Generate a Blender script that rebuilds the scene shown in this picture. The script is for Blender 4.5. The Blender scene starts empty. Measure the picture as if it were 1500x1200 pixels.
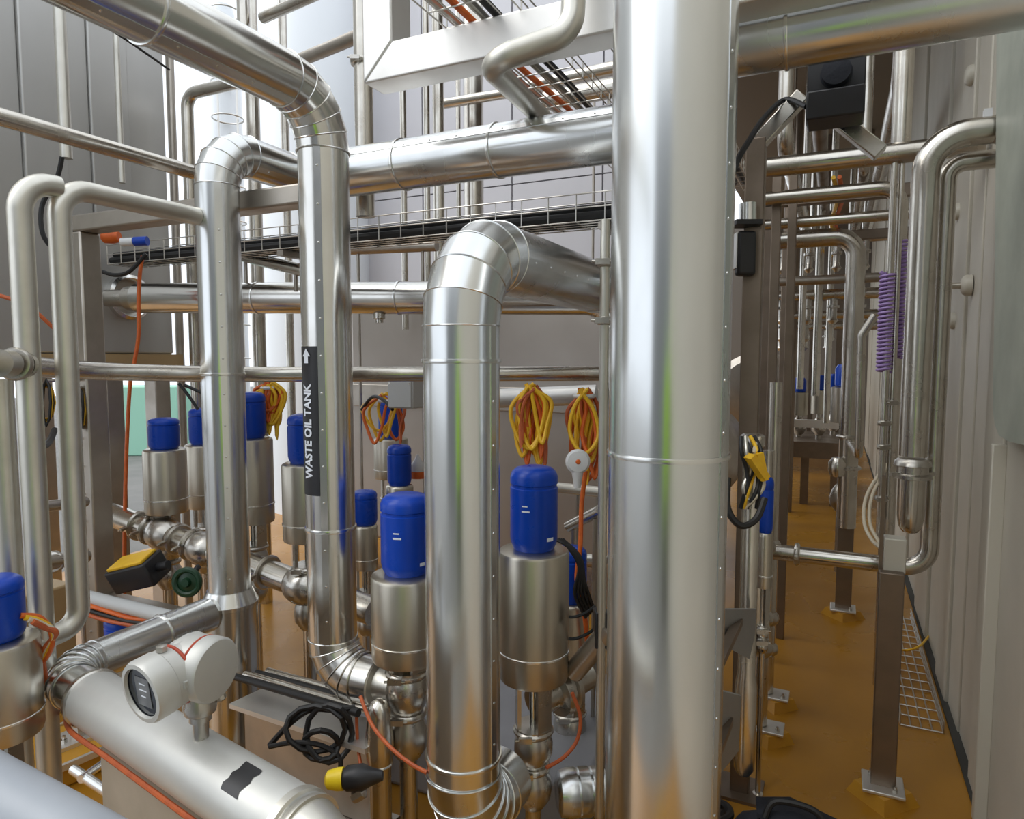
import bpy, math, random
from mathutils import Vector, Matrix
random.seed(7)
scene = bpy.context.scene
C = bpy.context.collection

# ------------------------------------------------------------------ camera
H = 1.6
PITCH, YAW, FPX = math.radians(4.3), math.radians(25.4), 1000.0
cam_d = bpy.data.cameras.new('camera')
cam_d.sensor_fit = 'HORIZONTAL'
cam_d.sensor_width = 36.0
cam_d.lens = 36.0 * FPX / 1500.0
cam_d.clip_start = 0.05
cam = bpy.data.objects.new('camera', cam_d)
C.objects.link(cam)
cam.location = (0, 0, H)
cam.rotation_euler = (math.radians(90) - PITCH, 0, YAW)
scene.camera = cam

# ------------------------------------------------------------------ sky, light, exposure
world = bpy.data.worlds.new('overcast_sky')
scene.world = world
world.use_nodes = True
wn, wl = world.node_tree.nodes, world.node_tree.links
bg = wn['Background']
tc = wn.new('ShaderNodeTexCoord')
sep = wn.new('ShaderNodeSeparateXYZ')
ramp = wn.new('ShaderNodeValToRGB')
ramp.color_ramp.elements[0].position = 0.0
ramp.color_ramp.elements[0].color = (0.86, 0.92, 1.0, 1)
ramp.color_ramp.elements[1].position = 0.7
ramp.color_ramp.elements[1].color = (0.90, 0.95, 1.0, 1)
wl.new(tc.outputs['Generated'], sep.inputs[0])
wl.new(sep.outputs['Z'], ramp.inputs[0])
wl.new(ramp.outputs[0], bg.inputs[0])
bg.inputs[1].default_value = 1.25
sun_d = bpy.data.lights.new('sun', 'SUN')
sun_d.energy = 1.3
sun_d.angle = math.radians(50)
sun_d.color = (1.0, 0.97, 0.92)
sun = bpy.data.objects.new('sun', sun_d)
C.objects.link(sun)
sun.rotation_euler = Vector((0.62, 0.42, -0.85)).to_track_quat('-Z', 'Y').to_euler()
vs = scene.view_settings
vs.view_transform = 'Standard'
vs.look = 'None'
vs.exposure = 0.2
vs.gamma = 1.0
vs.use_curve_mapping = False

# ------------------------------------------------------------------ layout helpers
FW = Vector((-math.sin(YAW) * math.cos(PITCH), math.cos(YAW) * math.cos(PITCH), -math.sin(PITCH)))
RT = Vector((math.cos(YAW), math.sin(YAW), 0))
UP = RT.cross(FW)
EYE = Vector((0, 0, H))
AX, AY, AZ = Vector((1, 0, 0)), Vector((0, 1, 0)), Vector((0, 0, 1))

def ray(px, py):
    return FW + RT * ((px - 750) / FPX) + UP * ((600 - py) / FPX)

def T(px, py, d):
    """point d metres deep along the view axis, seen at a photo pixel"""
    return EYE + ray(px, py) * d

def on(px, py, ax, v):
    r = ray(px, py)
    return EYE + r * ((v - EYE[ax]) / r[ax])

def along(p, dv, px=None, py=None):
    """the point on the line p + t dv that is seen at column px or row py"""
    q = p - EYE
    if px is not None:
        k, A = (px - 750) / FPX, RT
    else:
        k, A = (600 - py) / FPX, UP
    t = (k * q.dot(FW) - q.dot(A)) / (dv.dot(A) - k * dv.dot(FW))
    return p + dv * t

def zat(p, py):
    return along(p, AZ, py=py).z

def pix(p):
    q = p - EYE
    d = q.dot(FW)
    return 750 + FPX * q.dot(RT) / d, 600 - FPX * q.dot(UP) / d, d

# ------------------------------------------------------------------ materials
MATS = {}
def mat(name, col, metal=0.0, rough=0.5, col2=None, scale=6.0, bump=0.0, bscale=40.0, rvar=0.0, stretch=(1, 1, 1), spec=0.5, coat=0.0):
    m = bpy.data.materials.new(name)
    m.use_nodes = True
    nt = m.node_tree
    b = nt.nodes['Principled BSDF']
    b.inputs['Base Color'].default_value = (*col, 1)
    b.inputs['Metallic'].default_value = metal
    b.inputs['Roughness'].default_value = rough
    b.inputs['Specular IOR Level'].default_value = spec
    if coat:
        b.inputs['Coat Weight'].default_value = coat
        b.inputs['Coat Roughness'].default_value = 0.15
    if col2 or bump or rvar:
        t = nt.nodes.new('ShaderNodeTexCoord')
        mp = nt.nodes.new('ShaderNodeMapping')
        mp.inputs['Scale'].default_value = stretch
        nt.links.new(t.outputs['Object'], mp.inputs[0])
    if col2 or rvar:
        n = nt.nodes.new('ShaderNodeTexNoise')
        n.inputs['Scale'].default_value = scale
        n.inputs['Detail'].default_value = 5
        nt.links.new(mp.outputs[0], n.inputs['Vector'])
        if col2:
            r = nt.nodes.new('ShaderNodeValToRGB')
            r.color_ramp.elements[0].position = 0.35
            r.color_ramp.elements[1].position = 0.68
            r.color_ramp.elements[0].color = (*col, 1)
            r.color_ramp.elements[1].color = (*col2, 1)
            nt.links.new(n.outputs['Fac'], r.inputs[0])
            nt.links.new(r.outputs[0], b.inputs['Base Color'])
        if rvar:
            mr = nt.nodes.new('ShaderNodeMapRange')
            mr.inputs['From Min'].default_value = 0.3
            mr.inputs['From Max'].default_value = 0.7
            mr.inputs['To Min'].default_value = max(0.02, rough - rvar)
            mr.inputs['To Max'].default_value = rough + rvar
            nt.links.new(n.outputs['Fac'], mr.inputs['Value'])
            nt.links.new(mr.outputs[0], b.inputs['Roughness'])
    if bump:
        n2 = nt.nodes.new('ShaderNodeTexNoise')
        n2.inputs['Scale'].default_value = bscale
        n2.inputs['Detail'].default_value = 3
        bp = nt.nodes.new('ShaderNodeBump')
        bp.inputs['Strength'].default_value = bump
        bp.inputs['Distance'].default_value = 0.01
        nt.links.new(mp.outputs[0], n2.inputs['Vector'])
        nt.links.new(n2.outputs['Fac'], bp.inputs['Height'])
        nt.links.new(bp.outputs[0], b.inputs['Normal'])
    MATS[name] = m
    return m

M = MATS
mat('aluminium_cladding', (0.77, 0.785, 0.785), 1.0, 0.24, (0.68, 0.69, 0.685), 5, 0.05, 4, 0.06, (1, 1, 0.35))
mat('stainless_cladding', (0.74, 0.73, 0.70), 1.0, 0.21, (0.66, 0.645, 0.61), 6, 0.05, 6, 0.06)
mat('stainless_tube', (0.68, 0.65, 0.59), 1.0, 0.24, (0.55, 0.51, 0.45), 9, 0.05, 18, 0.06)
mat('satin_tube', (0.70, 0.68, 0.62), 1.0, 0.40, (0.62, 0.60, 0.54), 9, 0, 0, 0.05)
mat('brushed_stainless', (0.60, 0.56, 0.48), 1.0, 0.34, (0.52, 0.48, 0.40), 7, 0.04, 60, 0.06, (1, 1, 0.08))
mat('frame_steel', (0.52, 0.48, 0.43), 1.0, 0.43, (0.43, 0.39, 0.34), 7, 0.04, 20, 0.08)
mat('bright_frame', (0.80, 0.79, 0.77), 1.0, 0.50, (0.73, 0.72, 0.70), 4, 0.03, 20, 0.06)
mat('cast_steel', (0.60, 0.575, 0.53), 1.0, 0.30, (0.50, 0.47, 0.42), 12, 0.06, 30, 0.08)
mat('seam_steel', (0.80, 0.80, 0.78), 1.0, 0.22)
mat('wire_steel', (0.66, 0.64, 0.60), 1.0, 0.35)
mat('blue_plastic', (0.004, 0.058, 0.46), 0, 0.30, (0.003, 0.048, 0.40), 8, 0, 0, 0.05, spec=0.35)
mat('white_print', (0.80, 0.84, 0.92), 0, 0.5)
mat('black_rubber', (0.012, 0.012, 0.013), 0, 0.5)
mat('black_plastic', (0.014, 0.014, 0.016), 0, 0.42, (0.02, 0.02, 0.024), 10)
mat('orange_cable', (0.72, 0.15, 0.018), 0, 0.45, (0.60, 0.10, 0.012), 30)
mat('rust_orange_cable', (0.55, 0.12, 0.03), 0, 0.5, (0.42, 0.09, 0.03), 30)
mat('yellow_cable', (0.85, 0.52, 0.02), 0, 0.42, (0.78, 0.44, 0.02), 30)
mat('yellow_plastic', (0.90, 0.66, 0.02), 0, 0.4)
mat('red_gasket', (0.42, 0.055, 0.022), 0, 0.55)
mat('silver_paint', (0.60, 0.60, 0.575), 0.35, 0.42, (0.55, 0.55, 0.53), 8, 0.02, 40, 0.05)
mat('grey_pvc', (0.40, 0.43, 0.48), 0, 0.42, (0.36, 0.39, 0.44), 5)
mat('dark_glass', (0.02, 0.022, 0.028), 0, 0.08)
mat('lcd_face', (0.20, 0.21, 0.22), 0, 0.4, (0.10, 0.105, 0.115), 30)
mat('epoxy_floor', (0.41, 0.19, 0.016), 0, 0.30, (0.335, 0.152, 0.014), 1.6, 0.05, 14, 0.10)
mat('plinth_paint', (0.56, 0.28, 0.018), 0, 0.4, (0.48, 0.23, 0.02), 5, 0.04, 20)
mat("cream_panel", (0.56, 0.525, 0.445), 0, 0.45, (0.52, 0.49, 0.415), 2.5, 0.02, 6, 0.06)
mat('cream_trim', (0.56, 0.53, 0.45), 0, 0.4)
mat('dark_gap', (0.05, 0.048, 0.042), 0, 0.7)
mat('green_film', (0.44, 0.47, 0.40), 0, 0.5, (0.32, 0.345, 0.295), 3.2, 0.05, 5, 0.1)
mat('tank_panel', (0.58, 0.575, 0.56), 0.75, 0.45, (0.50, 0.495, 0.48), 1.8, 0.10, 2.2, 0.08, (1, 1, 0.35))
mat('warm_tank', (0.50, 0.46, 0.42), 1.0, 0.48, (0.46, 0.42, 0.385), 2.5, 0.05, 2.0, 0.05)
mat('white_tank', (0.80, 0.83, 0.86), 0, 0.35)
mat('pale_wall', (0.64, 0.63, 0.66), 0, 0.5, (0.60, 0.59, 0.62), 1.5)
mat('rear_wall', (0.26, 0.265, 0.27), 0, 0.6, (0.22, 0.225, 0.23), 1.2)
mat('dark_stand', (0.10, 0.098, 0.09), 0, 0.6)
mat('brown_slab', (0.20, 0.17, 0.135), 0, 0.6)
mat('end_wall', (0.16, 0.14, 0.12), 0, 0.6)
mat('mint_paint', (0.33, 0.62, 0.48), 0, 0.5)
mat('hi_vis_lime', (0.50, 0.95, 0.02), 0, 0.5)
mat('purple_plastic', (0.40, 0.27, 0.60), 0, 0.45, (0.34, 0.22, 0.52), 30)
mat('cream_hose', (0.62, 0.55, 0.42), 0, 0.5)
mat('junction_grey', (0.52, 0.53, 0.53), 0, 0.45)
mat('sheet_grey', (0.34, 0.335, 0.33), 0.7, 0.45, (0.30, 0.295, 0.29), 6)
mat('pan_grey', (0.34, 0.345, 0.375), 0.2, 0.5, (0.30, 0.305, 0.33), 4)
mat('beige_render', (0.50, 0.43, 0.34), 0, 0.8, (0.43, 0.37, 0.29), 8, 0.1, 30)
mat('dark_green', (0.012, 0.05, 0.022), 0, 0.35)
mat('navy_fabric', (0.010, 0.013, 0.022), 0, 0.75, (0.016, 0.019, 0.030), 25, 0.2, 60)
mat('brown_steel', (0.27, 0.215, 0.17), 0.9, 0.45, (0.22, 0.175, 0.135), 7, 0.04, 20, 0.06)
mat('concrete', (0.20, 0.195, 0.185), 0, 0.8, (0.16, 0.157, 0.15), 3)
mat('sight_glass_white', (0.72, 0.73, 0.74), 0, 0.35)
mat('tan_tint', (0.50, 0.36, 0.19), 0.3, 0.5)

# ------------------------------------------------------------------ mesh builder
def perp(t):
    a = AZ if abs(t.z) < 0.9 else AX
    n = a.cross(t)
    return n.normalized()

class MB:
    def __init__(s):
        s.v, s.f = [], []

    def grid(s, rings, closed=False, caps=True):
        b, n, k = len(s.v), len(rings[0]), len(rings)
        for r in rings:
            s.v.extend(r)
        m = k if closed else k - 1
        for i in range(m):
            i2 = (i + 1) % k
            for j in range(n):
                j2 = (j + 1) % n
                s.f.append((b + i * n + j, b + i * n + j2, b + i2 * n + j2, b + i2 * n + j))
        if caps and not closed:
            s.f.append(tuple(b + j for j in reversed(range(n))))
            s.f.append(tuple(b + (k - 1) * n + j for j in range(n)))
        return s

    def sweep(s, pts, r, n=16, caps=True, closed=False):
        k = len(pts)
        rad = r if isinstance(r, (list, tuple)) else [r] * k
        tans = []
        for i in range(k):
            if closed:
                t = pts[(i + 1) % k] - pts[i - 1]
            elif i == 0:
                t = pts[1] - pts[0]
            elif i == k - 1:
                t = pts[-1] - pts[-2]
            else:
                t = (pts[i + 1] - pts[i]).normalized() + (pts[i] - pts[i - 1]).normalized()
            tans.append(t.normalized())
        nrm = perp(tans[0])
        rings = []
        for i in range(k):
            t = tans[i]
            nrm = (nrm - t * nrm.dot(t))
            nrm = nrm.normalized() if nrm.length > 1e-6 else perp(t)
            bn = t.cross(nrm)
            ring = []
            ms, md = 1.0, None
            if 0 < i < k - 1 and not closed:
                a, c = (pts[i] - pts[i - 1]).normalized(), (pts[i + 1] - pts[i]).normalized()
                co = max(-1, min(1, a.dot(c)))
                if co < 0.9999:
                    md = (c - a).normalized()
                    ms = 1.0 / max(0.3, math.cos(math.acos(co) / 2))
            for j in range(n):
                an = 2 * math.pi * j / n
                o = nrm * math.cos(an) + bn * math.sin(an)
                if md is not None:
                    o = o + md * (o.dot(md) * (ms - 1))
                ring.append(pts[i] + o * rad[i])
            rings.append(ring)
        return s.grid(rings, closed, caps)

    def cyl(s, p0, p1, r0, r1=None, n=20, caps=True):
        return s.sweep([p0, p1], [r0, r0 if r1 is None else r1], n, caps)

    def lathe(s, o, ax, prof, n=24, caps=True):
        t = ax.normalized()
        u = perp(t)
        w = t.cross(u)
        rings = []
        for (r, h) in prof:
            rings.append([o + t * h + (u * math.cos(2 * math.pi * j / n) + w * math.sin(2 * math.pi * j / n)) * max(r, 1e-4) for j in range(n)])
        return s.grid(rings, False, caps)

    def torus(s, c, ax, R, r, n=32, m=8):
        t = ax.normalized()
        u = perp(t)
        w = t.cross(u)
        pts = [c + (u * math.cos(2 * math.pi * j / n) + w * math.sin(2 * math.pi * j / n)) * R for j in range(n)]
        return s.sweep(pts, r, m, False, True)

    def obox(s, c, ax, ay, az):
        """box from centre and three half-extent vectors"""
        b = len(s.v)
        for sx, sy, sz in ((-1, -1, -1), (1, -1, -1), (1, 1, -1), (-1, 1, -1), (-1, -1, 1), (1, -1, 1), (1, 1, 1), (-1, 1, 1)):
            s.v.append(c + ax * sx + ay * sy + az * sz)
        for q in ((0, 3, 2, 1), (4, 5, 6, 7), (0, 1, 5, 4), (1, 2, 6, 5), (2, 3, 7, 6), (3, 0, 4, 7)):
            s.f.append(tuple(b + i for i in q))
        return s

    def box(s, x0, x1, y0, y1, z0, z1):
        return s.obox(Vector(((x0 + x1) / 2, (y0 + y1) / 2, (z0 + z1) / 2)), AX * ((x1 - x0) / 2), AY * ((y1 - y0) / 2), AZ * ((z1 - z0) / 2))

    def beam(s, p0, p1, w, h, up=AZ, roll=0.0):
        t = (p1 - p0)
        L = t.length
        t = t.normalized()
        if abs(t.dot(up)) > 0.98:
            up = AY
        side = t.cross(up).normalized()
        u2 = side.cross(t)
        return s.obox((p0 + p1) / 2, t * (L / 2), side * (w / 2), u2 * (h / 2))

    def prism(s, poly, off):
        b, n = len(s.v), len(poly)
        s.v.extend(poly)
        s.v.extend([p + off for p in poly])
        s.f.append(tuple(b + i for i in range(n)))
        s.f.append(tuple(b + n + i for i in reversed(range(n))))
        for i in range(n):
            j = (i + 1) % n
            s.f.append((b + i, b + n + i, b + n + j, b + j))
        return s

def base_of(mb):
    xs, ys, zs = [p.x for p in mb.v], [p.y for p in mb.v], [p.z for p in mb.v]
    return Vector(((min(xs) + max(xs)) / 2, (min(ys) + max(ys)) / 2, min(zs)))

def mesh_of(name, mb, loc, material, sharp=38):
    me = bpy.data.meshes.new(name)
    me.from_pydata([tuple(p - loc) for p in mb.v], [], mb.f)
    me.update()
    import bmesh
    bm = bmesh.new()
    bm.from_mesh(me)
    bmesh.ops.recalc_face_normals(bm, faces=bm.faces)
    bm.to_mesh(me)
    bm.free()
    for p in me.polygons:
        p.use_smooth = True
    me.set_sharp_from_angle(angle=math.radians(sharp))
    me.materials.append(M[material])
    return me

def thing(name, label, cat, loc, group=None):
    o = bpy.data.objects.new(name, None)
    C.objects.link(o)
    o.empty_display_size = 0.05
    o.location = loc
    o['label'], o['category'] = label, cat
    if group:
        o['group'] = group
    return o

def part(root, name, mb, material, parent=None, label=None, bev=0.0):
    o = bpy.data.objects.new(name, mesh_of(name, mb, root.location, material))
    C.objects.link(o)
    o.parent = parent or root
    if label:
        o['label'] = label
    if bev:
        bevel(o, bev)
    return o

def bevel(o, w):
    b = o.modifiers.new('edge', 'BEVEL')
    b.width, b.segments, b.limit_method, b.angle_limit = w, 2, 'ANGLE', math.radians(40)
    b.harden_normals = False

def solo(name, label, cat, mb, material, group=None, bev=0.0):
    loc = base_of(mb)
    o = bpy.data.objects.new(name, mesh_of(name, mb, loc, material))
    C.objects.link(o)
    o.location = loc
    o['label'], o['category'] = label, cat
    if group:
        o['group'] = group
    if bev:
        bevel(o, bev)
    return o

def struct(name, mb, material, bev=0.0, label=None):
    loc = base_of(mb)
    o = bpy.data.objects.new(name, mesh_of(name, mb, loc, material))
    C.objects.link(o)
    o.location = loc
    o['kind'] = 'structure'
    if label:
        o['label'] = label
    if bev:
        bevel(o, bev)
    return o

def fillet(pts, bend, seg=8):
    """polyline with its corners rounded; returns a list of straight pieces and arcs, in order"""
    bends = bend if isinstance(bend, (list, tuple)) else [bend] * (len(pts) - 2)
    out, cur = [], pts[0]
    for i in range(1, len(pts) - 1):
        a = (pts[i - 1] - pts[i]).normalized()
        c = (pts[i + 1] - pts[i]).normalized()
        ang = math.acos(max(-1, min(1, a.dot(c))))
        R = bends[i - 1]
        tl = R / math.tan(ang / 2)
        s0, s1 = pts[i] + a * tl, pts[i] + c * tl
        cen = pts[i] + (a + c).normalized() * (R / math.sin(ang / 2))
        out.append(('s', [cur, s0]))
        u, w = (s0 - cen), (s1 - cen)
        tot = math.pi - ang
        axis = u.cross(w).normalized()
        arc = [cen + Matrix.Rotation(tot * k / seg, 3, axis) @ u for k in range(seg + 1)]
        out.append(('a', arc))
        cur = s1
    out.append(('s', [cur, pts[-1]]))
    return out

def path(pts, bend, seg=8):
    r = []
    for k, p in fillet(pts, bend, seg):
        for q in p:
            if not r or (q - r[-1]).length > 1e-5:
                r.append(q)
    return r

def spline(pts, sub=6):
    P = [pts[0]] + list(pts) + [pts[-1]]
    out = []
    for i in range(1, len(P) - 2):
        for k in range(sub):
            t = k / sub
            a, b, c, d = P[i - 1], P[i], P[i + 1], P[i + 2]
            out.append(0.5 * ((2 * b) + (c - a) * t + (2 * a - 5 * b + 4 * c - d) * t * t + (3 * b - a - 3 * c + d) * t ** 3))
    out.append(pts[-1])
    return out

def clad_run(name, label, pts, r, bend, material='aluminium_cladding', gores=5, cuts=None, seam=None, n=48, cat='insulated pipe', group=None, radii=None):
    """insulated pipe: sheet-metal sleeves, gored elbows, raised laps"""
    loc = min(pts, key=lambda p: p.z).copy()
    root = thing(name, label, cat, loc, group)
    si = -1
    for kind, p in fillet(pts, bend, gores):
        if kind == 's':
            si += 1
            ts = [0.0] + sorted((cuts or {}).get(si, [])) + [1.0]
            d = p[1] - p[0]
            if d.length < 0.004:
                continue
            t = d.normalized()
            for a, b in zip(ts[:-1], ts[1:]):
                q0, q1 = p[0] + d * a, p[0] + d * b
                mb = MB().cyl(q0, q1, r, n=n)
                if seam is not None:
                    o = Vector((math.cos(seam), math.sin(seam), 0)) if abs(t.z) > 0.9 else (AZ * math.sin(seam) + t.cross(AZ).normalized() * math.cos(seam))
                    sd = t.cross(o)
                    mb.obox((q0 + q1) / 2 + o * r * 0.998, t * ((q1 - q0).length / 2), sd * 0.010, o * 0.0018)
                    k = int((q1 - q0).length / 0.11)
                    for i in range(k):
                        c = q0 + t * (0.055 + 0.11 * i) + o * (r + 0.001)
                        mb.lathe(c, o, [(0.004, 0), (0.0035, 0.002), (0.0015, 0.003)], 6)
                part(root, 'sleeve', mb, material)
                if b < 1.0:
                    part(root, 'lap_band', MB().lathe(q1 - t * 0.006, t, [(r - 0.001, 0), (r + 0.004, 0.001), (r + 0.005, 0.006), (r + 0.004, 0.011), (r - 0.001, 0.012)], n), 'seam_steel')
        else:
            for i in range(len(p) - 1):
                mb = MB()
                ext0 = p[max(0, i - 1)] if i else p[0] - (p[1] - p[0])
                q = [p[i], p[i + 1]]
                # mitred ends
                full = [p[i - 1] if i else None, p[i], p[i + 1], p[i + 2] if i + 2 < len(p) else None]
                rings = []
                t = (p[i + 1] - p[i]).normalized()
                u = perp(t)
                w = t.cross(u)
                planes = []
                for e, (pp, oth) in enumerate(((p[i], full[0]), (p[i + 1], full[3]))):
                    if oth is None:
                        # true tangent of the bend where it meets the straight sleeve
                        a2 = (p[1] - p[0]).normalized() if e == 0 else (p[-1] - p[-2]).normalized()
                        b2 = (p[2] - p[1]).normalized() if e == 0 else (p[-2] - p[-3]).normalized()
                        hx = b2.cross(a2)
                        nn = (Matrix.Rotation(math.asin(min(1, hx.length)) / 2, 3, hx.normalized()) @ a2).normalized()
                    else:
                        t2 = (p[i] - oth).normalized() if e == 0 else (oth - p[i + 1]).normalized()
                        nn = (t + t2).normalized()
                    planes.append((pp, nn))
                for e, (pp, nn) in enumerate(planes):
                    rr = r + (0.0022 if e else 0.0004)
                    ring = []
                    for j in range(n):
                        an = 2 * math.pi * j / n
                        b0 = p[i] + (u * math.cos(an) + w * math.sin(an)) * rr
                        ring.append(b0 + t * ((pp - b0).dot(nn) / t.dot(nn)))
                    rings.append(ring)
                mb.grid(rings)
                mb.sweep(rings[1], 0.0022, 6, False, True)
                if i == 0:
                    mb.sweep(rings[0], 0.0022, 6, False, True)
                part(root, 'elbow_gore', mb, material)
    return root

def tube(name, label, pts, r, bend=0.06, material='stainless_tube', clamps=(), cat='pipe', group=None, n=18, seg=8):
    """plain tube run; clamps: (point, axis) ferrule clamps that become parts"""
    mb = MB().sweep(path(pts, bend, seg) if len(pts) > 2 else pts, r, n)
    if not clamps:
        return solo(name, label, cat, mb, material, group)
    root = thing(name, label, cat, base_of(mb), group)
    part(root, 'tube', mb, material)
    for c in clamps:
        clamp(root, c[0], c[1], r)
    return root

def clamp(root, c, ax, r, mtl='cast_steel', bolt=True):
    t = ax.normalized()
    mb = MB().lathe(c - t * 0.012, t, [(r, 0), (r * 1.12 + 0.006, 0.002), (r * 1.2 + 0.008, 0.009), (r * 1.2 + 0.008, 0.015), (r * 1.12 + 0.006, 0.022), (r, 0.024)], 24)
    if bolt:
        s = RT - t * RT.dot(t)
        s = s.normalized() if s.length > 0.1 else AX
        o = c + (-s * 0.4 - FW + t * t.dot(FW)).normalized() * (r * 1.25 + 0.012)
        mb.obox(o, t * 0.008, s * 0.020, t.cross(s) * 0.006)
        mb.cyl(o - s * 0.03, o + s * 0.03, 0.004, n=8)
    return part(root, 'clamp', mb, mtl)

def cable(name, label, pts, r, material='black_rubber', group=None, sub=6, n=8):
    return solo(name, label, 'cable', MB().sweep(spline(pts, sub), r, n), material, group)

def bolt(mb, c, ax, r=0.008, h=0.008):
    mb.lathe(c, ax, [(r, 0), (r, h), (r * 0.55, h), (r * 0.55, h * 2.2)], 6)
    return mb

# ================================================================== THE SETTING
XW = 0.50
floor = struct('floor', MB().box(-5.2, XW + 0.1, 0.35, 14.2, -0.12, 0.0), 'epoxy_floor')
struct('ground', MB().box(-30, 12, -16, 0.35, -0.12, -0.002).box(-30, -5.2, 0.35, 30, -0.12, -0.002).box(-5.2, 12, 14.2, 30, -0.12, -0.002), 'concrete')

wall = struct('wall_right', MB().box(XW + 0.03, XW + 0.18, -3.2, 14.2, 0, 4.2), 'dark_gap')
# the wall's upright sandwich panels, each its own piece with an open joint
ys = [13.9, 12.6, 11.3, 10.0, 8.8, 7.6, 6.6, 5.7, 5.0, 4.42, 3.96, 3.62, 3.34, 3.00, 2.70, 2.30, 1.6, 0.5, -0.6, -1.7, -2.8]
offs = [0, .012, 0, .012, 0, .012, 0, .02, 0, .018, .0, .014, .02, .0, .010, -.004, 0, .012, 0, .012]
for i in range(len(ys) - 1):
    o = offs[i]
    mb = MB().box(XW + o, XW + 0.05, ys[i + 1] + 0.0035, ys[i] - 0.0035, 0.0, 4.2)
    ob = bpy.data.objects.new('panel', mesh_of('panel', mb, wall.location, 'cream_panel'))
    C.objects.link(ob)
    ob.parent = wall
    bevel(ob, 0.006)
struct('baseboard_right', MB().box(XW - 0.012, XW + 0.03, -3.0, 14.0, 0.0, 0.012), 'dark_gap')
struct('trim_1', MB().box(XW - 0.03, XW + 0.012, 2.685, 2.715, 0.02, on(1490, 662, 0, XW).z), 'cream_trim', 0.004)

# end of the aisle, the pale building behind the skid, and an unseen wall behind the photographer
struct('wall_back', MB().box(-1.9, 0.6, 13.9, 14.1, 0, 4.2), 'end_wall')
wb = struct('wall_left', MB().box(-6.2, -1.0, 6.06, 6.25, 0, 6.5), 'dark_gap')
for i, (x0, x1) in enumerate(((-6.2, -5.0), (-5.0, -3.85), (-3.85, -2.85), (-2.85, -1.95), (-1.95, -1.0))):
    for z0, z1 in ((0, 1.0), (1.0, 2.12), (2.12, 3.25), (3.25, 4.4), (4.4, 6.5)):
        ob = bpy.data.objects.new('panel', mesh_of('panel', MB().box(x0 + 0.008, x1 - 0.008, 6.0, 6.1, z0 + 0.006, z1 - 0.006), wb.location, 'pale_wall'))
        C.objects.link(ob)
        ob.parent = wb
struct('wall_rear', MB().box(-2.6, 7.0, -5.2, -5.0, 0, 4.6), 'rear_wall')  # unseen; kept dark and short to shape the reflections in the risers
struct('shade_slab', MB().box(-1.5, XW + 0.2, 2.8, 14.2, 4.2, 4.28), 'brown_slab')  # added roof slab, sized to shade the aisle

# ================================================================== LARGE INSULATED PIPES
# the thick upright riser
V1 = T(978, 660, 1.52)
v1 = clad_run('insulated_riser', 'thickest upright riser in shiny aluminium cladding with one raised joint', [Vector((V1.x, V1.y, 0.0)), Vector((V1.x, V1.y, 3.5))], 0.130, 0.1,
              cuts={0: [zat(V1, 664) / 3.5]}, seam=math.radians(-18), n=72)
part(v1, 'base_flange', MB().lathe(Vector((V1.x, V1.y, 0.0)), AZ, [(0.17, 0), (0.17, 0.02), (0.131, 0.02), (0.131, 0.03)], 40), 'cast_steel')

# riser with gored elbows at head and foot, beside the thick one
V2 = T(677, 700, 1.75)
V2 = Vector((V2.x, V2.y, 0))
z2t = zat(V2, 478) + 0.195
z2b = zat(V2, 1128) - 0.15
VI = Vector((-0.81, 1.86, 0))            # the valve that its foot leads to
p2e = Vector((V2.x, 2.62, z2t))
v2 = clad_run('insulated_riser', 'upright aluminium clad riser bending back over at its head beside the blue capped valve',
              [Vector((V2.x, 1.735, z2b)), Vector((V2.x, V2.y, z2b)), Vector((V2.x, V2.y, z2t)), p2e, Vector((along(p2e, AX, px=975).x, 2.62, z2t)), Vector((along(p2e, AX, px=975).x, 2.62, 0.0))],
              0.097, [0.15, 0.195, 0.13, 0.11], cuts={1: [0.04, 0.925]}, seam=math.radians(-8), n=60, gores=5)

# riser carrying the black label strip, coming in overhead and turning into a valve at its foot
V3 = T(481, 600, 2.1)
V3 = Vector((V3.x, V3.y, 0))
z3t = on(330, 72, 0, V3.x).z
VH = along(Vector((V3.x, V3.y, 0.8)), AX, px=596)
VH = Vector((VH.x, VH.y, 0))
z3b = zat(VH, 1010)
v3 = clad_run('insulated_riser', 'clad riser with a black label strip reading waste oil tank',
              [Vector((V3.x, -0.6, z3t)), Vector((V3.x, V3.y, z3t)), Vector((V3.x, V3.y, z3b)), Vector((VH.x - 0.105, V3.y, z3b))],
              0.075, [0.16, 0.115], material='stainless_cladding', cuts={0: [0.45, 0.80], 1: [(z3t - 0.16 - zat(V3, 772)) / (z3t - 0.16 - z3b - 0.115)]}, gores=5, seam=math.radians(-63))
part(v3, 'outlet_spool', MB().lathe(Vector((VH.x - 0.107, V3.y, z3b)), AX, [(0.075, 0), (0.070, 0.006), (0.050, 0.010), (0.046, 0.03), (0.046, 0.07)], 32), 'satin_tube')
# label strip wrapped round the riser, with raised lettering sheet
def wrap(mesh_pts, o, r, a0):
    return [Vector((o.x + r * math.cos(a0 + p[0] / r), o.y + r * math.sin(a0 + p[0] / r), p[1])) for p in mesh_pts]
view3 = math.atan2(-V3.y, -V3.x)                       # from the riser towards the photographer
lab_c = view3 - math.radians(50)
zl0, zl1 = zat(V3, 720), zat(V3, 508)
mb = MB()
rl = 0.0765
hw = math.radians(28) * rl
N = 10
rows = [zl0, zl1]
for z in rows:
    mb.v.extend(wrap([(-hw + 2 * hw * i / N, z) for i in range(N + 1)], V3, rl, lab_c))
for i in range(N):
    mb.f.append((i, i + 1, N + 1 + i + 1, N + 1 + i))
lab = part(v3, 'label_strip', mb, 'black_plastic', label='black adhesive strip with white lettering')
cu = bpy.data.curves.new('lettering', 'FONT')
cu.body = 'WASTE OIL TANK'
cu.size = 1.0
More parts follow.
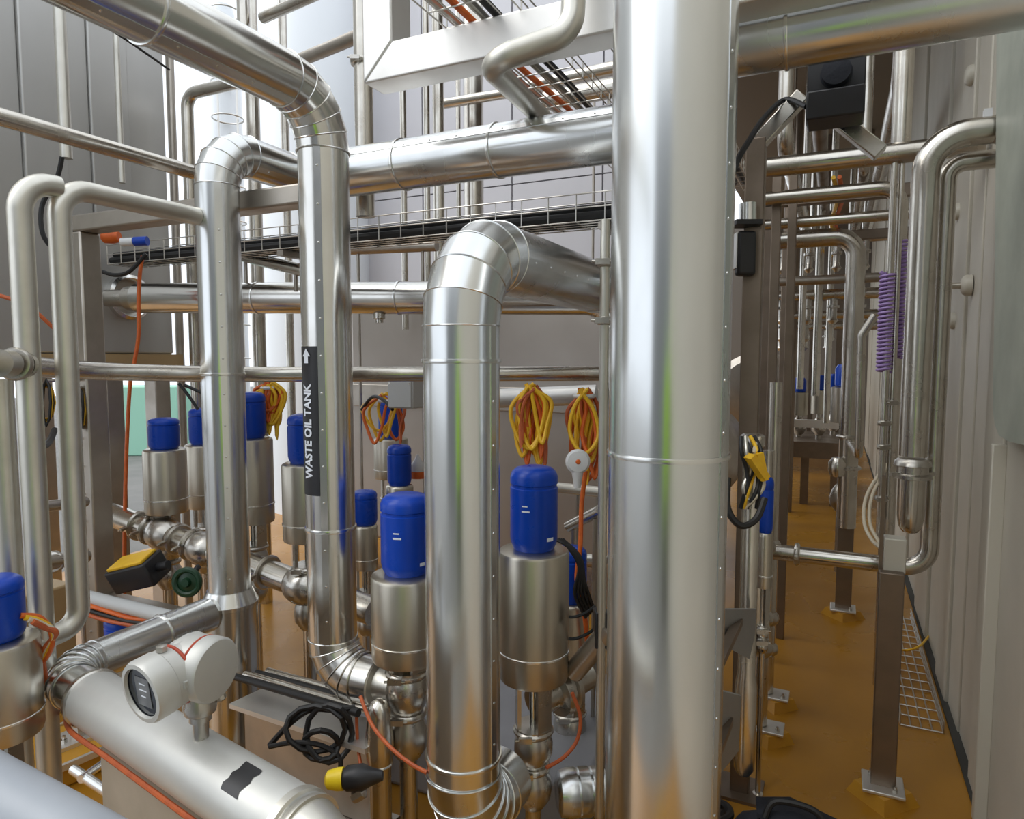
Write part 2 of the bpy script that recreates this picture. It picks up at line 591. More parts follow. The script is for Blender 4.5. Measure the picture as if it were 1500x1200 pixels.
cu.align_x = 'CENTER'
cu.align_y = 'CENTER'
cu.offset = 0.035
cu.resolution_u = 3
to = bpy.data.objects.new('lettering', cu)
C.objects.link(to)
bpy.context.view_layer.update()
tm = bpy.data.meshes.new_from_object(to.evaluated_get(bpy.context.evaluated_depsgraph_get()))
bpy.data.objects.remove(to)
w0 = max(v.co.x for v in tm.vertices) - min(v.co.x for v in tm.vertices)
h0 = max(v.co.y for v in tm.vertices) - min(v.co.y for v in tm.vertices)
zt0, zt1 = zat(V3, 697), zat(V3, 561)
sx, sy = (zt1 - zt0) / w0, hw * 0.90 / h0
mb = MB()
# reading upwards: text x -> up, text y -> towards the strip's far edge
mb.v = wrap([(-v.co.y * sy * -1 * -1, (zt0 + zt1) / 2 + v.co.x * sx) for v in tm.vertices], V3, rl + 0.0018, lab_c)
mb.f = [tuple(p.vertices) for p in tm.polygons]
part(v3, 'lettering', mb, 'white_print', lab, 'white capitals reading WASTE OIL TANK')
za = (zat(V3, 532), zat(V3, 522), zat(V3, 511))
mb = MB()
aw = hw * 0.22
mb.v = wrap([(-aw, za[0]), (aw, za[0]), (aw, za[1]), (-aw, za[1]), (-aw * 2, za[1]), (aw * 2, za[1]), (0, za[2])], V3, rl + 0.0035, lab_c)
mb.f = [(0, 1, 2, 3), (4, 5, 6)]
part(v3, 'arrow', mb, 'white_print', lab, 'white arrow pointing up')

# slimmer riser with a reducer, turning into the crossing line behind the labelled riser
V4 = T(328, 600, 2.45)
V4 = Vector((V4.x, V4.y, 0))
p4 = on(400, 244, 0, V4.x)
z4 = p4.z
yH1 = on(524, 251, 2, z4).y
z4r = zat(V4, 862)
xs1 = along(Vector((0, yH1, z4)), AX, px=478).x
xe1 = along(Vector((0, yH1, z4)), AX, px=990).x
zb4 = z4 - 0.135
v4 = clad_run('insulated_riser', 'slim clad riser stepping out to a wider foot behind the display transmitter',
              [Vector((V4.x, V4.y, z4r)), Vector((V4.x, V4.y, z4)), Vector((V4.x, yH1, z4)), Vector((xs1 - 0.03, yH1, z4))],
              0.0735, [0.135, 0.12], material='aluminium_cladding', cuts={0: [(zat(V4, 548) - z4r) / (zb4 - z4r)]}, gores=5, seam=math.radians(-40))
h1 = clad_run('insulated_crossing_pipe', 'thick clad pipe crossing from the labelled riser to behind the thick riser',
              [Vector((xs1, yH1, z4)), Vector((xe1, yH1, z4)), Vector((xe1, yH1, 0.0))], 0.092, 0.15, cuts={0: [0.3, 0.62]}, gores=5, seam=math.radians(30))
part(h1, 'reducer', MB().lathe(Vector((xs1, yH1, z4)), -AX, [(0.092, 0), (0.0735, 0.03), (0.072, 0.031)], 40), 'aluminium_cladding')
part(v4, 'reducer', MB().lathe(Vector((V4.x, V4.y, z4r)), -AZ, [(0.0735, 0), (0.0775, 0.0), (0.098, 0.045), (0.101, 0.045), (0.101, 0.058), (0.098, 0.06)], 48), 'seam_steel')
part(v4, 'sleeve', MB().cyl(Vector((V4.x, V4.y, z4r - 0.06)), Vector((V4.x, V4.y, 0.0)), 0.098, n=48), 'stainless_cladding')

# crossing line at top right, running through to the wall
Yt = 2.12
pt = on(1090, 66, 1, Yt)
clad_run('insulated_crossing_pipe', 'clad pipe crossing high over the aisle to the cream wall above the black box',
         [Vector((pt.x - 0.24, Yt, 3.5)), Vector((pt.x - 0.24, Yt, pt.z)), Vector((XW + 0.02, Yt, pt.z))], 0.083, 0.13, cuts={1: [0.25]}, seam=math.radians(60))

# back line running off the tank flange
a, b = T(203, 437, 3.62), T(905, 436, 3.05)
h2 = clad_run('insulated_tank_line', 'long level clad pipe running off the round tank flange behind the risers', [a, b, Vector((b.x + 0.05, b.y, 0.4))], 0.078, 0.14,
              material='stainless_cladding', cuts={0: [0.30, 0.62]}, n=40)
t2 = (b - a).normalized()
part(h2, 'bare_stub', MB().cyl(a - t2 * 0.20, a + t2 * 0.01, 0.045, n=24), 'cast_steel')
part(h2, 'stub_collar', MB().lathe(a - t2 * 0.07, t2, [(0.046, 0), (0.062, 0.004), (0.062, 0.05), (0.072, 0.055), (0.072, 0.07)], 32), 'cast_steel')
part(h2, 'drain_plug', MB().lathe(along(a, t2, px=555) - AZ * 0.06, -AZ, [(0.03, 0), (0.03, 0.04), (0.02, 0.045), (0.02, 0.06)], 16), 'cast_steel')

# ================================================================== FLOW METER LINE
zc = on(86, 990, 0, V4.x)
zf = zc.z
q = on(300, 1128, 2, zf)
fd = (Vector((q.x, q.y, zf)) - zc).normalized()
fl = thing('flow_meter', 'silver painted flow meter tube lying across with a display transmitter on a stub', 'flow meter', Vector((zc.x, zc.y, zf - 0.1)))
t0 = along(zc, fd, px=138)
t1 = along(zc, fd, px=452)
rt = 0.072
part(fl, 'measuring_tube', MB().lathe(t0, fd, [(0.055, -0.012), (0.066, -0.008), (rt, 0.004), (rt, (t1 - t0).length - 0.012), (rt - 0.004, (t1 - t0).length)], 48), 'silver_paint')
part(fl, 'end_ring', MB().lathe(t0 - fd * 0.02, fd, [(0.063, 0), (0.073, 0.002), (0.076, 0.012), (0.076, 0.022), (0.072, 0.026)], 48), 'cast_steel')
part(fl, 'end_ring', MB().lathe(t1 - fd * 0.05, fd, [(rt, 0), (rt + 0.005, 0.004), (rt + 0.005, 0.022), (rt, 0.026), (rt, 0.034), (rt + 0.003, 0.038), (rt + 0.003, 0.05)], 48), 'satin_tube')
part(fl, 'end_cone', MB().lathe(t1, fd, [(rt - 0.004, 0), (0.05, 0.08), (0.05, 0.30), (0.05, 0.5)], 40), 'satin_tube')
# smudged black sticker on the tube
sc = along(t0, fd, px=360)
sc = t0 + fd * ((sc - t0).length + 0.03)
mb = MB()
side = fd.cross(AZ).normalized()
for i in range(7):
    an = math.radians(40 + i * 9)
    for k, w in ((-1, 0.03), (1, 0.03)):
        j = (0.8 + 0.35 * ((i * 7 + k * 3) % 5) / 5)
        mb.v.append(sc + (side * math.cos(an) + AZ * math.sin(an)) * (rt + 0.0012) + fd * (k * w * j))
for i in range(6):
    mb.f.append((2 * i, 2 * i + 1, 2 * i + 3, 2 * i + 2))
part(fl, 'sticker', mb, 'black_plastic', label='torn black sticker')
# transmitter head on its stub
sdp = fd.cross(AZ).normalized()
b0, b1 = t0 + fd * 0.10, t1 - fd * 0.02
solo('support_plinth', 'beige rendered plinth block carrying the flow meter tube', 'plinth', MB().obox(Vector(((b0.x + b1.x) / 2, (b0.y + b1.y) / 2, (zf - rt) / 2 - 0.004)), fd * (b1 - b0).length / 2, sdp * 0.035, AZ * ((zf - rt) / 2 - 0.004)), 'beige_render', bev=0.01)
hb = T(289, 1066, 1.0)
ts = along(t0, fd, px=296)
top = ts + AZ * rt
hc = Vector((ts.x, ts.y, 0))
hz = zat(Vector((ts.x, ts.y, 1)), 978)
hd = pix(Vector((ts.x, ts.y, hz)))[2]
part(fl, 'stub', MB().lathe(top - AZ * 0.012, AZ, [(0.017, 0), (0.017, 0.05), (0.024, 0.052), (0.024, 0.064), (0.033, 0.07), (0.036, 0.085), (0.03, 0.10), (0.03, 0.12)], 24), 'cast_steel')
vw = Vector((-ts.x, -ts.y, 0)).normalized()
rp = Vector((-vw.y, vw.x, 0))
if rp.dot(RT) < 0:
    rp = -rp
k = hd / 1000.0 * 1.0
head = Vector((ts.x, ts.y, hz)) - rp * 0.012 - vw * 0.02
dl = (vw * 0.56 - rp * 0.82 - AZ * 0.12).normalized()
dr = (vw * 0.70 + rp * 0.71 - AZ * 0.04).normalized()
mb = MB().lathe(head - dl * 0.045, dl, [(0.02, -0.004), (0.05, 0), (0.064, 0.014), (0.066, 0.03), (0.066, 0.06), (0.062, 0.075), (0.062, 0.085)], 40)
part(fl, 'transmitter_housing', mb, 'silver_paint')
mb = MB().lathe(head - dr * 0.03, dr, [(0.055, 0), (0.066, 0.01), (0.068, 0.03), (0.068, 0.055)], 40)
part(fl, 'terminal_housing', mb, 'silver_paint')
part(fl, 'gasket', MB().torus(head + dr * 0.028, dr, 0.0665, 0.0035, 40), 'red_gasket')
cap = part(fl, 'terminal_cover', MB().lathe(head + dr * 0.030, dr, [(0.066, 0), (0.070, 0.003), (0.070, 0.032), (0.066, 0.038), (0.045, 0.041), (0.010, 0.042)], 40), 'silver_paint')
mb = MB()
for sgn in (-1, 1):
    mb.obox(head + dr * 0.045 + dr.cross(AZ).normalized() * sgn * 0.072, dr * 0.012, dr.cross(AZ).normalized() * 0.006, AZ * 0.007)
part(fl, 'cover_lug', mb, 'silver_paint', cap)
part(fl, 'gasket', MB().torus(head + dl * 0.040, dl, 0.064, 0.0038, 40), 'red_gasket')
cov = part(fl, 'display_cover', MB().lathe(head + dl * 0.042, dl, [(0.062, 0), (0.065, 0.003), (0.066, 0.03), (0.068, 0.032), (0.068, 0.070), (0.064, 0.078), (0.055, 0.079), (0.053, 0.072)], 40, False), 'silver_paint')
part(fl, 'display_window', MB().lathe(head + dl * 0.108, dl, [(0.054, 0), (0.054, 0.004), (0.001, 0.0045)], 40), 'dark_glass', cov)
du = (AZ - dl * AZ.dot(dl)).normalized()
ds = dl.cross(du)
part(fl, 'display_screen', MB().obox(head + dl * 0.1132, ds * 0.024, du * 0.032, dl * 0.0006), 'lcd_face', cov)
mb = MB()
for i, l in enumerate((0.018, 0.024, 0.014)):
    mb.obox(head + dl * 0.1140 + du * (0.018 - 0.014 * i), ds * l * 0.55, du * 0.0012, dl * 0.0003)
part(fl, 'display_digit', mb, 'white_print', cov)
mb = MB().lathe(head + dl * 0.07 + rp * -0.0 + AZ * 0.066, AZ, [(0.012, 0), (0.012, 0.012), (0.006, 0.014)], 6)
mb.lathe(head - AZ * 0.06 + rp * 0.05 + vw * 0.02, -AZ + rp * 0.3, [(0.012, 0), (0.012, 0.02), (0.007, 0.025)], 8)
part(fl, 'cable_gland', mb, 'cast_steel')

# its supply: insulated bend that leaves the wide foot of the slim riser
e1 = t0 - fd * 0.022
clad_run('insulated_branch', 'lagged silver bend looping from the slim riser foot into the flow meter', [Vector((V4.x, V4.y - 0.10, zf)), zc, e1], 0.060, min(0.13, (e1 - zc).length - 0.004), material='aluminium_cladding', gores=6, cuts={0: [0.45]}, n=40)
# orange sheathed cable running along under the flow meter
pts = [T(98, 1040, 2.0)] + [t0 + fd * s + (vw - fd * vw.dot(fd)).normalized() * 0.062 - AZ * 0.058 for s in (0.0, 0.2, 0.4, 0.6, 0.8)]
ob = MB().sweep(spline(pts, 14), 0.0065, 8)
solo('sheathed_cable', 'braided orange cable strung along the side of the flow meter tube', 'cable', ob, 'rust_orange_cable')

# ================================================================== VALVES WITH BLUE CONTROL CAPS
def valve(label, P, yt, yc, ya, yb=None, rc=0.0685, ra=0.095, group='seat valves with blue control caps', big=False, body_r=0.062, zb=None, foot=0.0, ring=0.78):
    """upright seat valve: blue control cap, steel actuator, open yoke, ball body and lower spool"""
    B = Vector((P.x, P.y, 0))
    z_t, z_c, z_a = zat(B, yt), zat(B, yc), zat(B, ya)
    root = thing('seat_valve', label, 'valve', Vector((P.x, P.y, foot)), group)
    h = z_t - z_c
    c = Vector((P.x, P.y, z_c))
    capo = part(root, 'control_cap', MB().lathe(c, AZ, [(rc * 0.70, -0.004), (rc * 0.84, 0.0), (rc * 0.95, h * 0.07), (rc, h * 0.14), (rc, h * 0.745), (rc * 0.955, h * 0.755), (rc * 0.955, h * 0.785), (rc, h * 0.795), (rc, h * 0.875), (rc * 0.93, h * 0.93), (rc * 0.76, h * 0.975), (rc * 0.45, h * 0.998), (0.002, h)], 40), 'blue_plastic', label='glossy blue plastic control cap')
    va = math.atan2(-P.y, -P.x)
    if big:
        mb = MB()
        for i, (da, zz, wd, hh) in enumerate(((-22, 0.56, 7, 0.008), (-20, 0.50, 10, 0.010), (42, 0.16, 10, 0.020))):
            b0 = len(mb.v)
            for j in range(7):
                an = va + math.radians(da + wd * (j / 3 - 1))
                for s in (-1, 1):
                    mb.v.append(Vector((P.x + (rc + 0.0007) * math.cos(an), P.y + (rc + 0.0007) * math.sin(an), z_c + h * zz + s * hh / 4)))
            for j in range(6):
                mb.f.append((b0 + 2 * j, b0 + 2 * j + 1, b0 + 2 * j + 3, b0 + 2 * j + 2))
        part(root, 'cap_marking', mb, 'white_print', capo)
    ha = z_c - z_a
    part(root, 'actuator', MB().lathe(Vector((P.x, P.y, z_c)), -AZ, [(rc * 0.8, -0.001), (ra * 0.86, 0.0), (ra * 0.97, 0.006), (ra, 0.014), (ra, ha * ring), (ra, ha - 0.01), (ra * 0.97, ha), (ra * 0.5, ha)], 44), 'brushed_stainless')
    part(root, 'actuator_ring', MB().lathe(Vector((P.x, P.y, z_c - ha * ring)), -AZ, [(ra - 0.001, -0.004), (ra + 0.0025, -0.002), (ra + 0.0025, 0.003), (ra - 0.001, 0.005)], 44), 'seam_steel')
    if zb is None:
        zb = z_a - 0.17
    # yoke: three legs with open windows round the stem
    mb = MB()
    ry = body_r * 0.80
    for j in range(3):
        an = va + math.radians(40 + 120 * j)
        o = Vector((math.cos(an), math.sin(an), 0))
        mb.obox(Vector((P.x, P.y, (z_a + zb + body_r) / 2 + 0.008)) + o * ry, o * 0.006, o.cross(AZ) * ry * 0.55, AZ * ((z_a - zb - body_r) / 2 + 0.008))
    mb.lathe(Vector((P.x, P.y, zb + body_r * 0.86)), AZ, [(ry * 0.5, 0), (ry * 1.2, 0), (ry * 1.2, 0.014), (ry * 0.5, 0.018)], 28)
    part(root, 'yoke', mb, 'cast_steel')
    part(root, 'stem', MB().cyl(Vector((P.x, P.y, zb)), Vector((P.x, P.y, z_a + 0.01)), 0.012, n=12), 'seam_steel')
    b = body_r
    part(root, 'valve_body', MB().lathe(Vector((P.x, P.y, zb)), AZ, [(b * 0.6, -b * 1.1), (b * 0.66, -b), (b * 0.86, -b * 0.66), (b, -b * 0.22), (b, b * 0.22), (b * 0.88, b * 0.62), (b * 0.76, b * 0.84), (b * 0.76, b * 0.9)], 36), 'cast_steel')
    clamp(root, Vector((P.x, P.y, zb + b * 0.86)), AZ, b * 0.76)
    clamp(root, Vector((P.x, P.y, zb - b * 1.12)), AZ, b * 0.64)
    z2 = zb - b * 2.2
    part(root, 'lower_body', MB().lathe(Vector((P.x, P.y, z2)), AZ, [(b * 0.55, -b * 1.05), (b * 0.62, -b * 0.95), (b * 0.9, -b * 0.5), (b * 0.97, 0), (b * 0.9, b * 0.5), (b * 0.64, b * 0.95), (b * 0.62, b * 1.08)], 36), 'cast_steel')
    if z2 - b > foot + 0.03:
        part(root, 'drain_leg', MB().lathe(Vector((P.x, P.y, foot)), AZ, [(b * 0.85, 0), (b * 0.85, 0.012), (b * 0.42, 0.014), (b * 0.42, z2 - b * 0.9 - foot)], 24), 'stainless_tube')
    return root, zb, z2, capo

zI = zat(VI, 1092)
vI, zIb, zI2, _ = valve('blue capped seat valve beside the hanging orange and yellow cable loops', VI, 682, 803, 990, big=True, ra=0.107, rc=0.0715, zb=zI, body_r=0.060)
part(vI, 'gasket', MB().torus(Vector((VI.x, VI.y, zI2 + 0.068)), AZ, 0.044, 0.006, 32), 'red_gasket')
# side ferrule of that valve: round spool facing the big riser
sd = (RT * 0.72 + FW * 0.55)
sd = Vector((sd.x, sd.y, 0.10)).normalized()
cI = Vector((VI.x, VI.y, zat(VI, 1030)))
part(vI, 'side_spool', MB().lathe(cI + sd * 0.03, sd, [(0.045, -0.03), (0.05, 0.05), (0.078, 0.055), (0.082, 0.075), (0.072, 0.08), (0.072, 0.092), (0.082, 0.097), (0.078, 0.115), (0.05, 0.12), (0.045, 0.2)], 32), 'cast_steel')
valve('large blue capped seat valve fed by the labelled riser', VH, 722, 838, 962, big=True, ra=0.104, rc=0.073, zb=z3b, body_r=0.064)
def sv(label, px, yt, yc, ya, d, **k):
    return valve(label, T(px, (yt + yc) / 2, d), yt, yc, ya, **k)
A_, zA, _, _ = sv('blue capped seat valve on the clamped header beside the black and yellow switch box', 240, 612, 657, 750, 3.22, zb=None)
sv('blue capped seat valve half hidden by the slim riser near a hanging black cable', 296, 598, 650, 742, 3.75)
sv('blue capped seat valve standing between the slim riser and the labelled riser', 366, 574, 641, 764, 3.05)
D_, zD, _, _ = sv('blue capped seat valve tucked behind the black label strip', 447, 606, 677, 790, 2.75)
sv('blue capped seat valve under draped orange cables', 572, 580, 641, 700, 3.85)
sv('small blue capped seat valve next to the pressure gauge bulb', 585, 651, 710, 800, 3.3, rc=0.058, ra=0.066, body_r=0.05)
sv('squat blue capped seat valve with a narrow chrome actuator', 534, 718, 768, 832, 3.3, rc=0.061, ra=0.060, body_r=0.05)
sv('blue capped seat valve wound with black cable beside the thick riser', 836, 800, 880, 1000, 2.55, rc=0.06, ra=0.07)
sv('blue capped seat valve with a plain steel actuator on the yellow plinth', -10, 845, 936, 1075, 1.75, rc=0.068, ra=0.098, body_r=0.05)
sv('blue capped seat valve showing only its domed top behind the lagged bend', 184, 900, 962, 1060, 2.75, rc=0.075, ra=0.08)
sv('dark blue capped seat valve beside the aisle under a yellow cable tie', 1122, 698, 780, 860, 2.42, rc=0.026, ra=0.028, body_r=0.022)

# ================================================================== SKID FRAME AND TUBES, TANK SIDE
PF = T(134, 600, 3.0)
mb = MB().box(PF.x - .047, PF.x + .047, PF.y - .047, PF.y + .047, 0.0, zat(PF, 342))
fr = thing('skid_frame', 'square tube skid frame with a level top rail and a foot plate', 'frame', Vector((PF.x, PF.y, 0)))
part(fr, 'post', mb, 'frame_steel', bev=0.008)
zt = zat(PF, 342)
xfp = along(Vector((PF.x, PF.y, 2.2)), AX, px=481).x
part(fr, 'top_rail', MB().box(PF.x - 0.047, xfp + 0.045, PF.y - .045, PF.y + .045, zt, zt + 0.070), 'frame_steel', bev=0.008)
part(fr, 'far_post', MB().box(xfp - 0.045, xfp + 0.045, PF.y - .045, PF.y + .045, 0.0, zt), 'frame_steel', bev=0.008)
part(fr, 'foot_plate', MB().box(PF.x - .09, PF.x + .09, PF.y - .09, PF.y + .09, 0.0, 0.012), 'frame_steel')
lo = zat(PF, 868)
part(fr, 'lower_rail', MB().box(PF.x + 0.047, -2.05, PF.y - .04, PF.y + .04, lo - 0.08, lo), 'frame_steel', bev=0.006)
mb = MB()
for i in range(8):
    bolt(mb, Vector((PF.x + 0.0, PF.y - .047, zat(PF, 640 + 40 * i))), -AY, 0.007, 0.004)
part(fr, 'rivet', mb, 'seam_steel')

# pale tank on legs at the far side, its standing seams and round flange
XT = -3.62
zt0 = zat(Vector((XT, 2.4, 0)), 520)
tk = thing('process_tank', 'big grey sheet clad process tank on legs with upright standing seams', 'tank', Vector((XT - 0.6, 1.8, 0)))
part(tk, 'tank_core', MB().box(XT - 1.3, XT - 0.02, 0.3, 2.86, zt0, 4.9), 'tank_panel')
yy = [0.3, 0.75, 1.2, 1.62, 1.90, 2.06, 2.27, 2.40, 2.62, 2.86]
of = [0, .012, 0, .014, .0, .02, 0.006, .02, .0]
for i in range(len(yy) - 1):
    o = of[i]
    part(tk, 'cladding_panel', MB().box(XT - 0.03, XT + o, yy[i], yy[i + 1], zt0 + 0.01, 4.9), 'tank_panel', bev=0.008)
part(tk, 'base_rail', MB().box(XT - 0.06, XT + 0.03, 0.3, 2.9, zt0 - 0.06, zt0 + 0.005), 'tan_tint')  # steel rail; the tan light on it is put into the colour
for (y, x) in ((2.78, XT - .05), (2.46, XT - 0.02), (1.75, XT - .05), (2.78, XT - 1.2), (0.5, XT - 0.05)):
    part(tk, 'leg', MB().box(x - .05, x + .05, y - .05, y + .05, 0, zt0 - 0.05), 'frame_steel', bev=0.006)
fo = on(186, 436, 0, XT + 0.02)
part(tk, 'round_flange', MB().lathe(fo, AX, [(0.085, 0.0), (0.125, 0.0), (0.125, 0.035), (0.108, 0.045), (0.098, 0.035), (0.088, 0.01)], 40), 'seam_steel')
part(tk, 'flange_recess', MB().lathe(fo, AX, [(0.09, 0.0), (0.09, 0.012), (0.05, 0.012)], 32), 'frame_steel')

# tube loop header: two upright legs with swept tops on one run
VL2 = T(101, 600, 1.97)
VL2 = Vector((VL2.x, VL2.y, 0))
VL1 = along(Vector((VL2.x, VL2.y, 1.55)), AY, px=42)
VL1 = Vector((VL1.x, VL1.y, 0))
zl = zat(VL2, 272)
zb2 = zat(VL2, 915)
l2 = [Vector((VL2.x, VL2.y - 0.30, zb2 - 0.02)), Vector((VL2.x, VL2.y, zb2)), Vector((VL2.x, VL2.y, zl)), Vector((VL2.x, V4.y - 0.074, zl))]
tube('steam_tube', 'satin tube with a swept top, its foot bent out beside orange cables', l2, 0.030, [0.06, 0.085], 'satin_tube', cat='pipe')
l1 = [Vector((VL1.x, VL1.y, 0.0)), Vector((VL1.x, VL1.y, zl - 0.005)), Vector((VL1.x, VL2.y, zl - 0.005))]
tube('steam_tube', 'satin tube with a swept top standing straight to the floor', l1, 0.031, min(0.085, VL2.y - VL1.y - 0.01), 'satin_tube', cat='pipe')
p = T(8, 700, 1.9)
tube('steam_tube', 'short satin tube under the union of the level rail tube', [Vector((p.x, p.y, 0)), Vector((p.x, p.y, zat(p, 556)))], 0.031, 0, 'satin_tube')
# level rail tube at eye height
r0, r1, r2, r3 = T(-60, 528, 1.62), T(18, 533, 1.78), T(186, 547, 2.62), T(884, 547, 2.72)
rr = tube('rail_tube', 'level steel tube at eye height with a clamped union', [r0, T(190, 549, 2.62), r3], 0.030, 0.5, 'stainless_tube', clamps=[(T(22, 533.5, 1.79), (r2 - r1))], seg=10)
part(rr, 'union', MB().cyl(T(-2, 532, 1.72), T(14, 533, 1.765), 0.035, n=20), 'cast_steel')
part(rr, 'union', MB().cyl(T(30, 534, 1.815), T(36, 534.5, 1.84), 0.035, n=20), 'cast_steel')

# thinner tubes on the tank side
p = on(0, 171, 0, -2.35)
p1 = along(p, AY, px=322)
tube('cross_tube', 'straight tube slanting past the tank face above the swept tube tops', [p - AY * 0.6, p1, Vector((p1.x, p1.y, 0.0))], 0.028, 0.08, 'stainless_tube')
def upright(label, px, py, d, r, y0, y1, m='stainless_tube', name='upright_tube', group=None, z0=None, z1=None, cl=()):
    b = T(px, py, d)
    za_, zb_ = (z0 if z0 is not None else zat(b, y1)), (z1 if z1 is not None else zat(b, y0))
    return tube(name, label, [Vector((b.x, b.y, za_)), Vector((b.x, b.y, zb_))], r, 0, m, clamps=[(Vector((b.x, b.y, zat(b, q))), AZ) for q in cl])
b = T(92, 120, 3.0)
u = upright('pale conduit dropping down the tank face to a cable gland', 92, 120, 3.0, 0.025, -200, 232, 'satin_tube')
cable('drop_cable', 'black cable looping out of the pale conduit on the tank', [T(91, 230, 3.0), T(83, 262, 3.02), T(62, 300, 3.02), T(62, 340, 3.02), T(78, 366, 3.05), T(100, 390, 3.1)], 0.010)
upright('thin tube standing close against the grey tank face', 174, 150, 3.5, 0.015, -200, 268, 'satin_tube')
upright('slim brown steel tube at the corner of the tank', 256, 300, 4.15, 0.024, -200, 640, 'frame_steel', z0=0)
b = T(279, 300, 4.0)
zz = zat(b, 138)
b2 = T(360, 108, 3.35)
tube('elbow_tube', 'steel tube rising behind the slim riser and turning off at a swept elbow', [Vector((b.x, b.y, 0)), Vector((b.x, b.y, zz)), Vector((b.x + 0.46, b.y + 0.0, zz)), Vector((b.x + 0.46, b.y + 0.0, 4.4))], 0.034, [0.08, 0.08], 'stainless_tube')
upright('steel column tube in front of the bright open bay', 374, 300, 4.3, 0.042, -200, 900, 'stainless_tube', z0=0)
upright('tall grey conduit clipped beside the white square post', 532, 100, 2.85, 0.039, -260, 318, 'stainless_tube', cl=(92,))
upright('slender bright tube running the full height against the thick riser', 884, 600, 1.95, 0.0135, 322, 960, 'satin_tube', z0=0.0, cl=(385, 470))

# thin sloping cable along the tank top
cable('stay_cable', 'thin black stay cable slanting down the tank top', [T(20, -60, 3.2), T(110, 12, 3.2), T(180, 55, 3.4), T(248, 102, 3.7)], 0.006)
tube('elbow_tube', 'brown tube showing beyond the overhead clad bend', [T(440, 88, 4.0), T(566, 36, 3.55), T(566, 36, 3.55) + AZ * 1.4], 0.036, 0.08, 'frame_steel')
tube('elbow_tube', 'thin tube slanting up at the top behind the overhead pipe', [T(385, 26, 3.8), T(470, -12, 3.5)], 0.030, 0, 'stainless_tube')

def propped(label, pts, r, material, zb=0.0, at=(0.15, 0.85)):
    """level tube carried on thin rods"""
    mb = MB().sweep(pts, r, 18)
    root = thing('level_tube', label, 'pipe', Vector(((pts[0].x + pts[1].x) / 2, (pts[0].y + pts[1].y) / 2, zb)))
    part(root, 'tube', mb, material)
    for k in at:
        q = pts[0] + (pts[1] - pts[0]) * k
        part(root, 'support_rod', MB().cyl(Vector((q.x, q.y, zb)), q, 0.009, n=8), 'frame_steel')
    return root
# tubes and columns seen through the gaps towards the pale building
BT = [(592, 4.4, .022, 'pale thin tube rising in front of the building panels'), (626, 4.0, .020, 'dark thin tube paired with a brighter one before the building'),
      (643, 3.9, .034, 'bright steel tube paired with a thin dark one before the building'), (694, 4.9, .075, 'broad steel duct rising before the building panels'),
      (672, 5.3, .02, 'very thin tube behind the broad steel duct'), (420, 4.6, .03, 'steel tube standing in the bright bay behind the labelled riser')]
for px, d, r, lb in BT:
    upright(lb, px, 300, d + 0.3, r, -60, 560, 'stainless_tube', z0=0.0 if px < 500 else 1.8)
b = T(690, 145, 4.5)
propped('level tube with brown underside crossing before the building', [T(650, 152, 4.9), T(915, 108, 4.3)], 0.035, 'stainless_tube', zat(Vector((on(708, 500, 1, 4.1).x, 4.1, 0)), 425))
propped('level tan tube low behind the wire tray', [T(505, 366, 3.9), T(640, 360, 3.7)], 0.03, 'frame_steel', 0.0)
propped('pale sloping tube under the wire tray behind the slim riser', [T(345, 372, 3.5), T(450, 398, 3.2)], 0.030, 'stainless_tube', a.z)
# white outdoor tank and stainless tank below
tb = T(462, 250, 7.2)
wt = thing('storage_silo', 'tall white storage silo standing beyond the skid', 'silo', Vector((tb.x, tb.y, 0)))
part(wt, 'shell', MB().lathe(Vector((tb.x, tb.y, 0)), AZ, [(0.55, 0), (0.55, 6.5), (0.3, 6.9)], 48), 'white_tank')
tb = T(332, 250, 10.5)
wt = thing('storage_silo', 'narrow white storage silo seen in the open bay beside the tank', 'silo', Vector((tb.x, tb.y, 0)))
part(wt, 'shell', MB().lathe(Vector((tb.x, tb.y, 0)), AZ, [(0.25, 0), (0.25, 6.5), (0.15, 6.9)], 36), 'white_tank')
mb = MB()
for i in range(2):
    o = RT * (0.3 + 0.0) + RT * (0.28 * i)
    mb.cyl(Vector((tb.x, tb.y, 0)) + o - AY * 0.5, Vector((tb.x, tb.y, 6)) + o - AY * 0.5, 0.015, n=8)
part(wt, 'ladder_rail', mb, 'wire_steel')
for i in range(12):
    part(wt, 'ladder_hoop', MB().torus(Vector((tb.x, tb.y - 0.5, 1.6 + i * 0.5)) + RT * 0.44, AZ, 0.22, 0.012, 20, 6), 'wire_steel')
xa, xb = on(512, 500, 1, 4.1).x, on(905, 500, 1, 4.1).x
ztk = zat(Vector(((xa + xb) / 2, 4.1, 0)), 425)
st = thing('stainless_tank', 'low warm grey stainless tank behind the back pipes', 'tank', Vector(((xa + xb) / 2, 4.5, 0)))
part(st, 'shell', MB().box(xa, xb, 4.1, 4.9, 0.25, ztk), 'warm_tank', bev=0.03)
for x in (xa + 0.1, (xa + xb) / 2, xb - 0.1):
    part(st, 'leg', MB().box(x - .04, x + .04, 4.14, 4.22, 0, 0.26), 'frame_steel')
part(st, 'stiffener', MB().box(xa - 0.01, xb + 0.01, 4.07, 4.11, zat(Vector(((xa + xb) / 2, 4.1, 0)), 600), zat(Vector(((xa + xb) / 2, 4.1, 0)), 566)), 'frame_steel', bev=0.004)
xm = on(585, 500, 1, 3.6).x
part(st, 'level_column', MB().box(xm - .07, xm + .07, 3.98, 4.10, zat(Vector((xm, 4.0, 0)), 540), zat(Vector((xm, 4.0, 0)), 455)), 'frame_steel', bev=0.01)
ga_ = T(148, 600, 11.5)
gb = T(290, 600, 11.5)
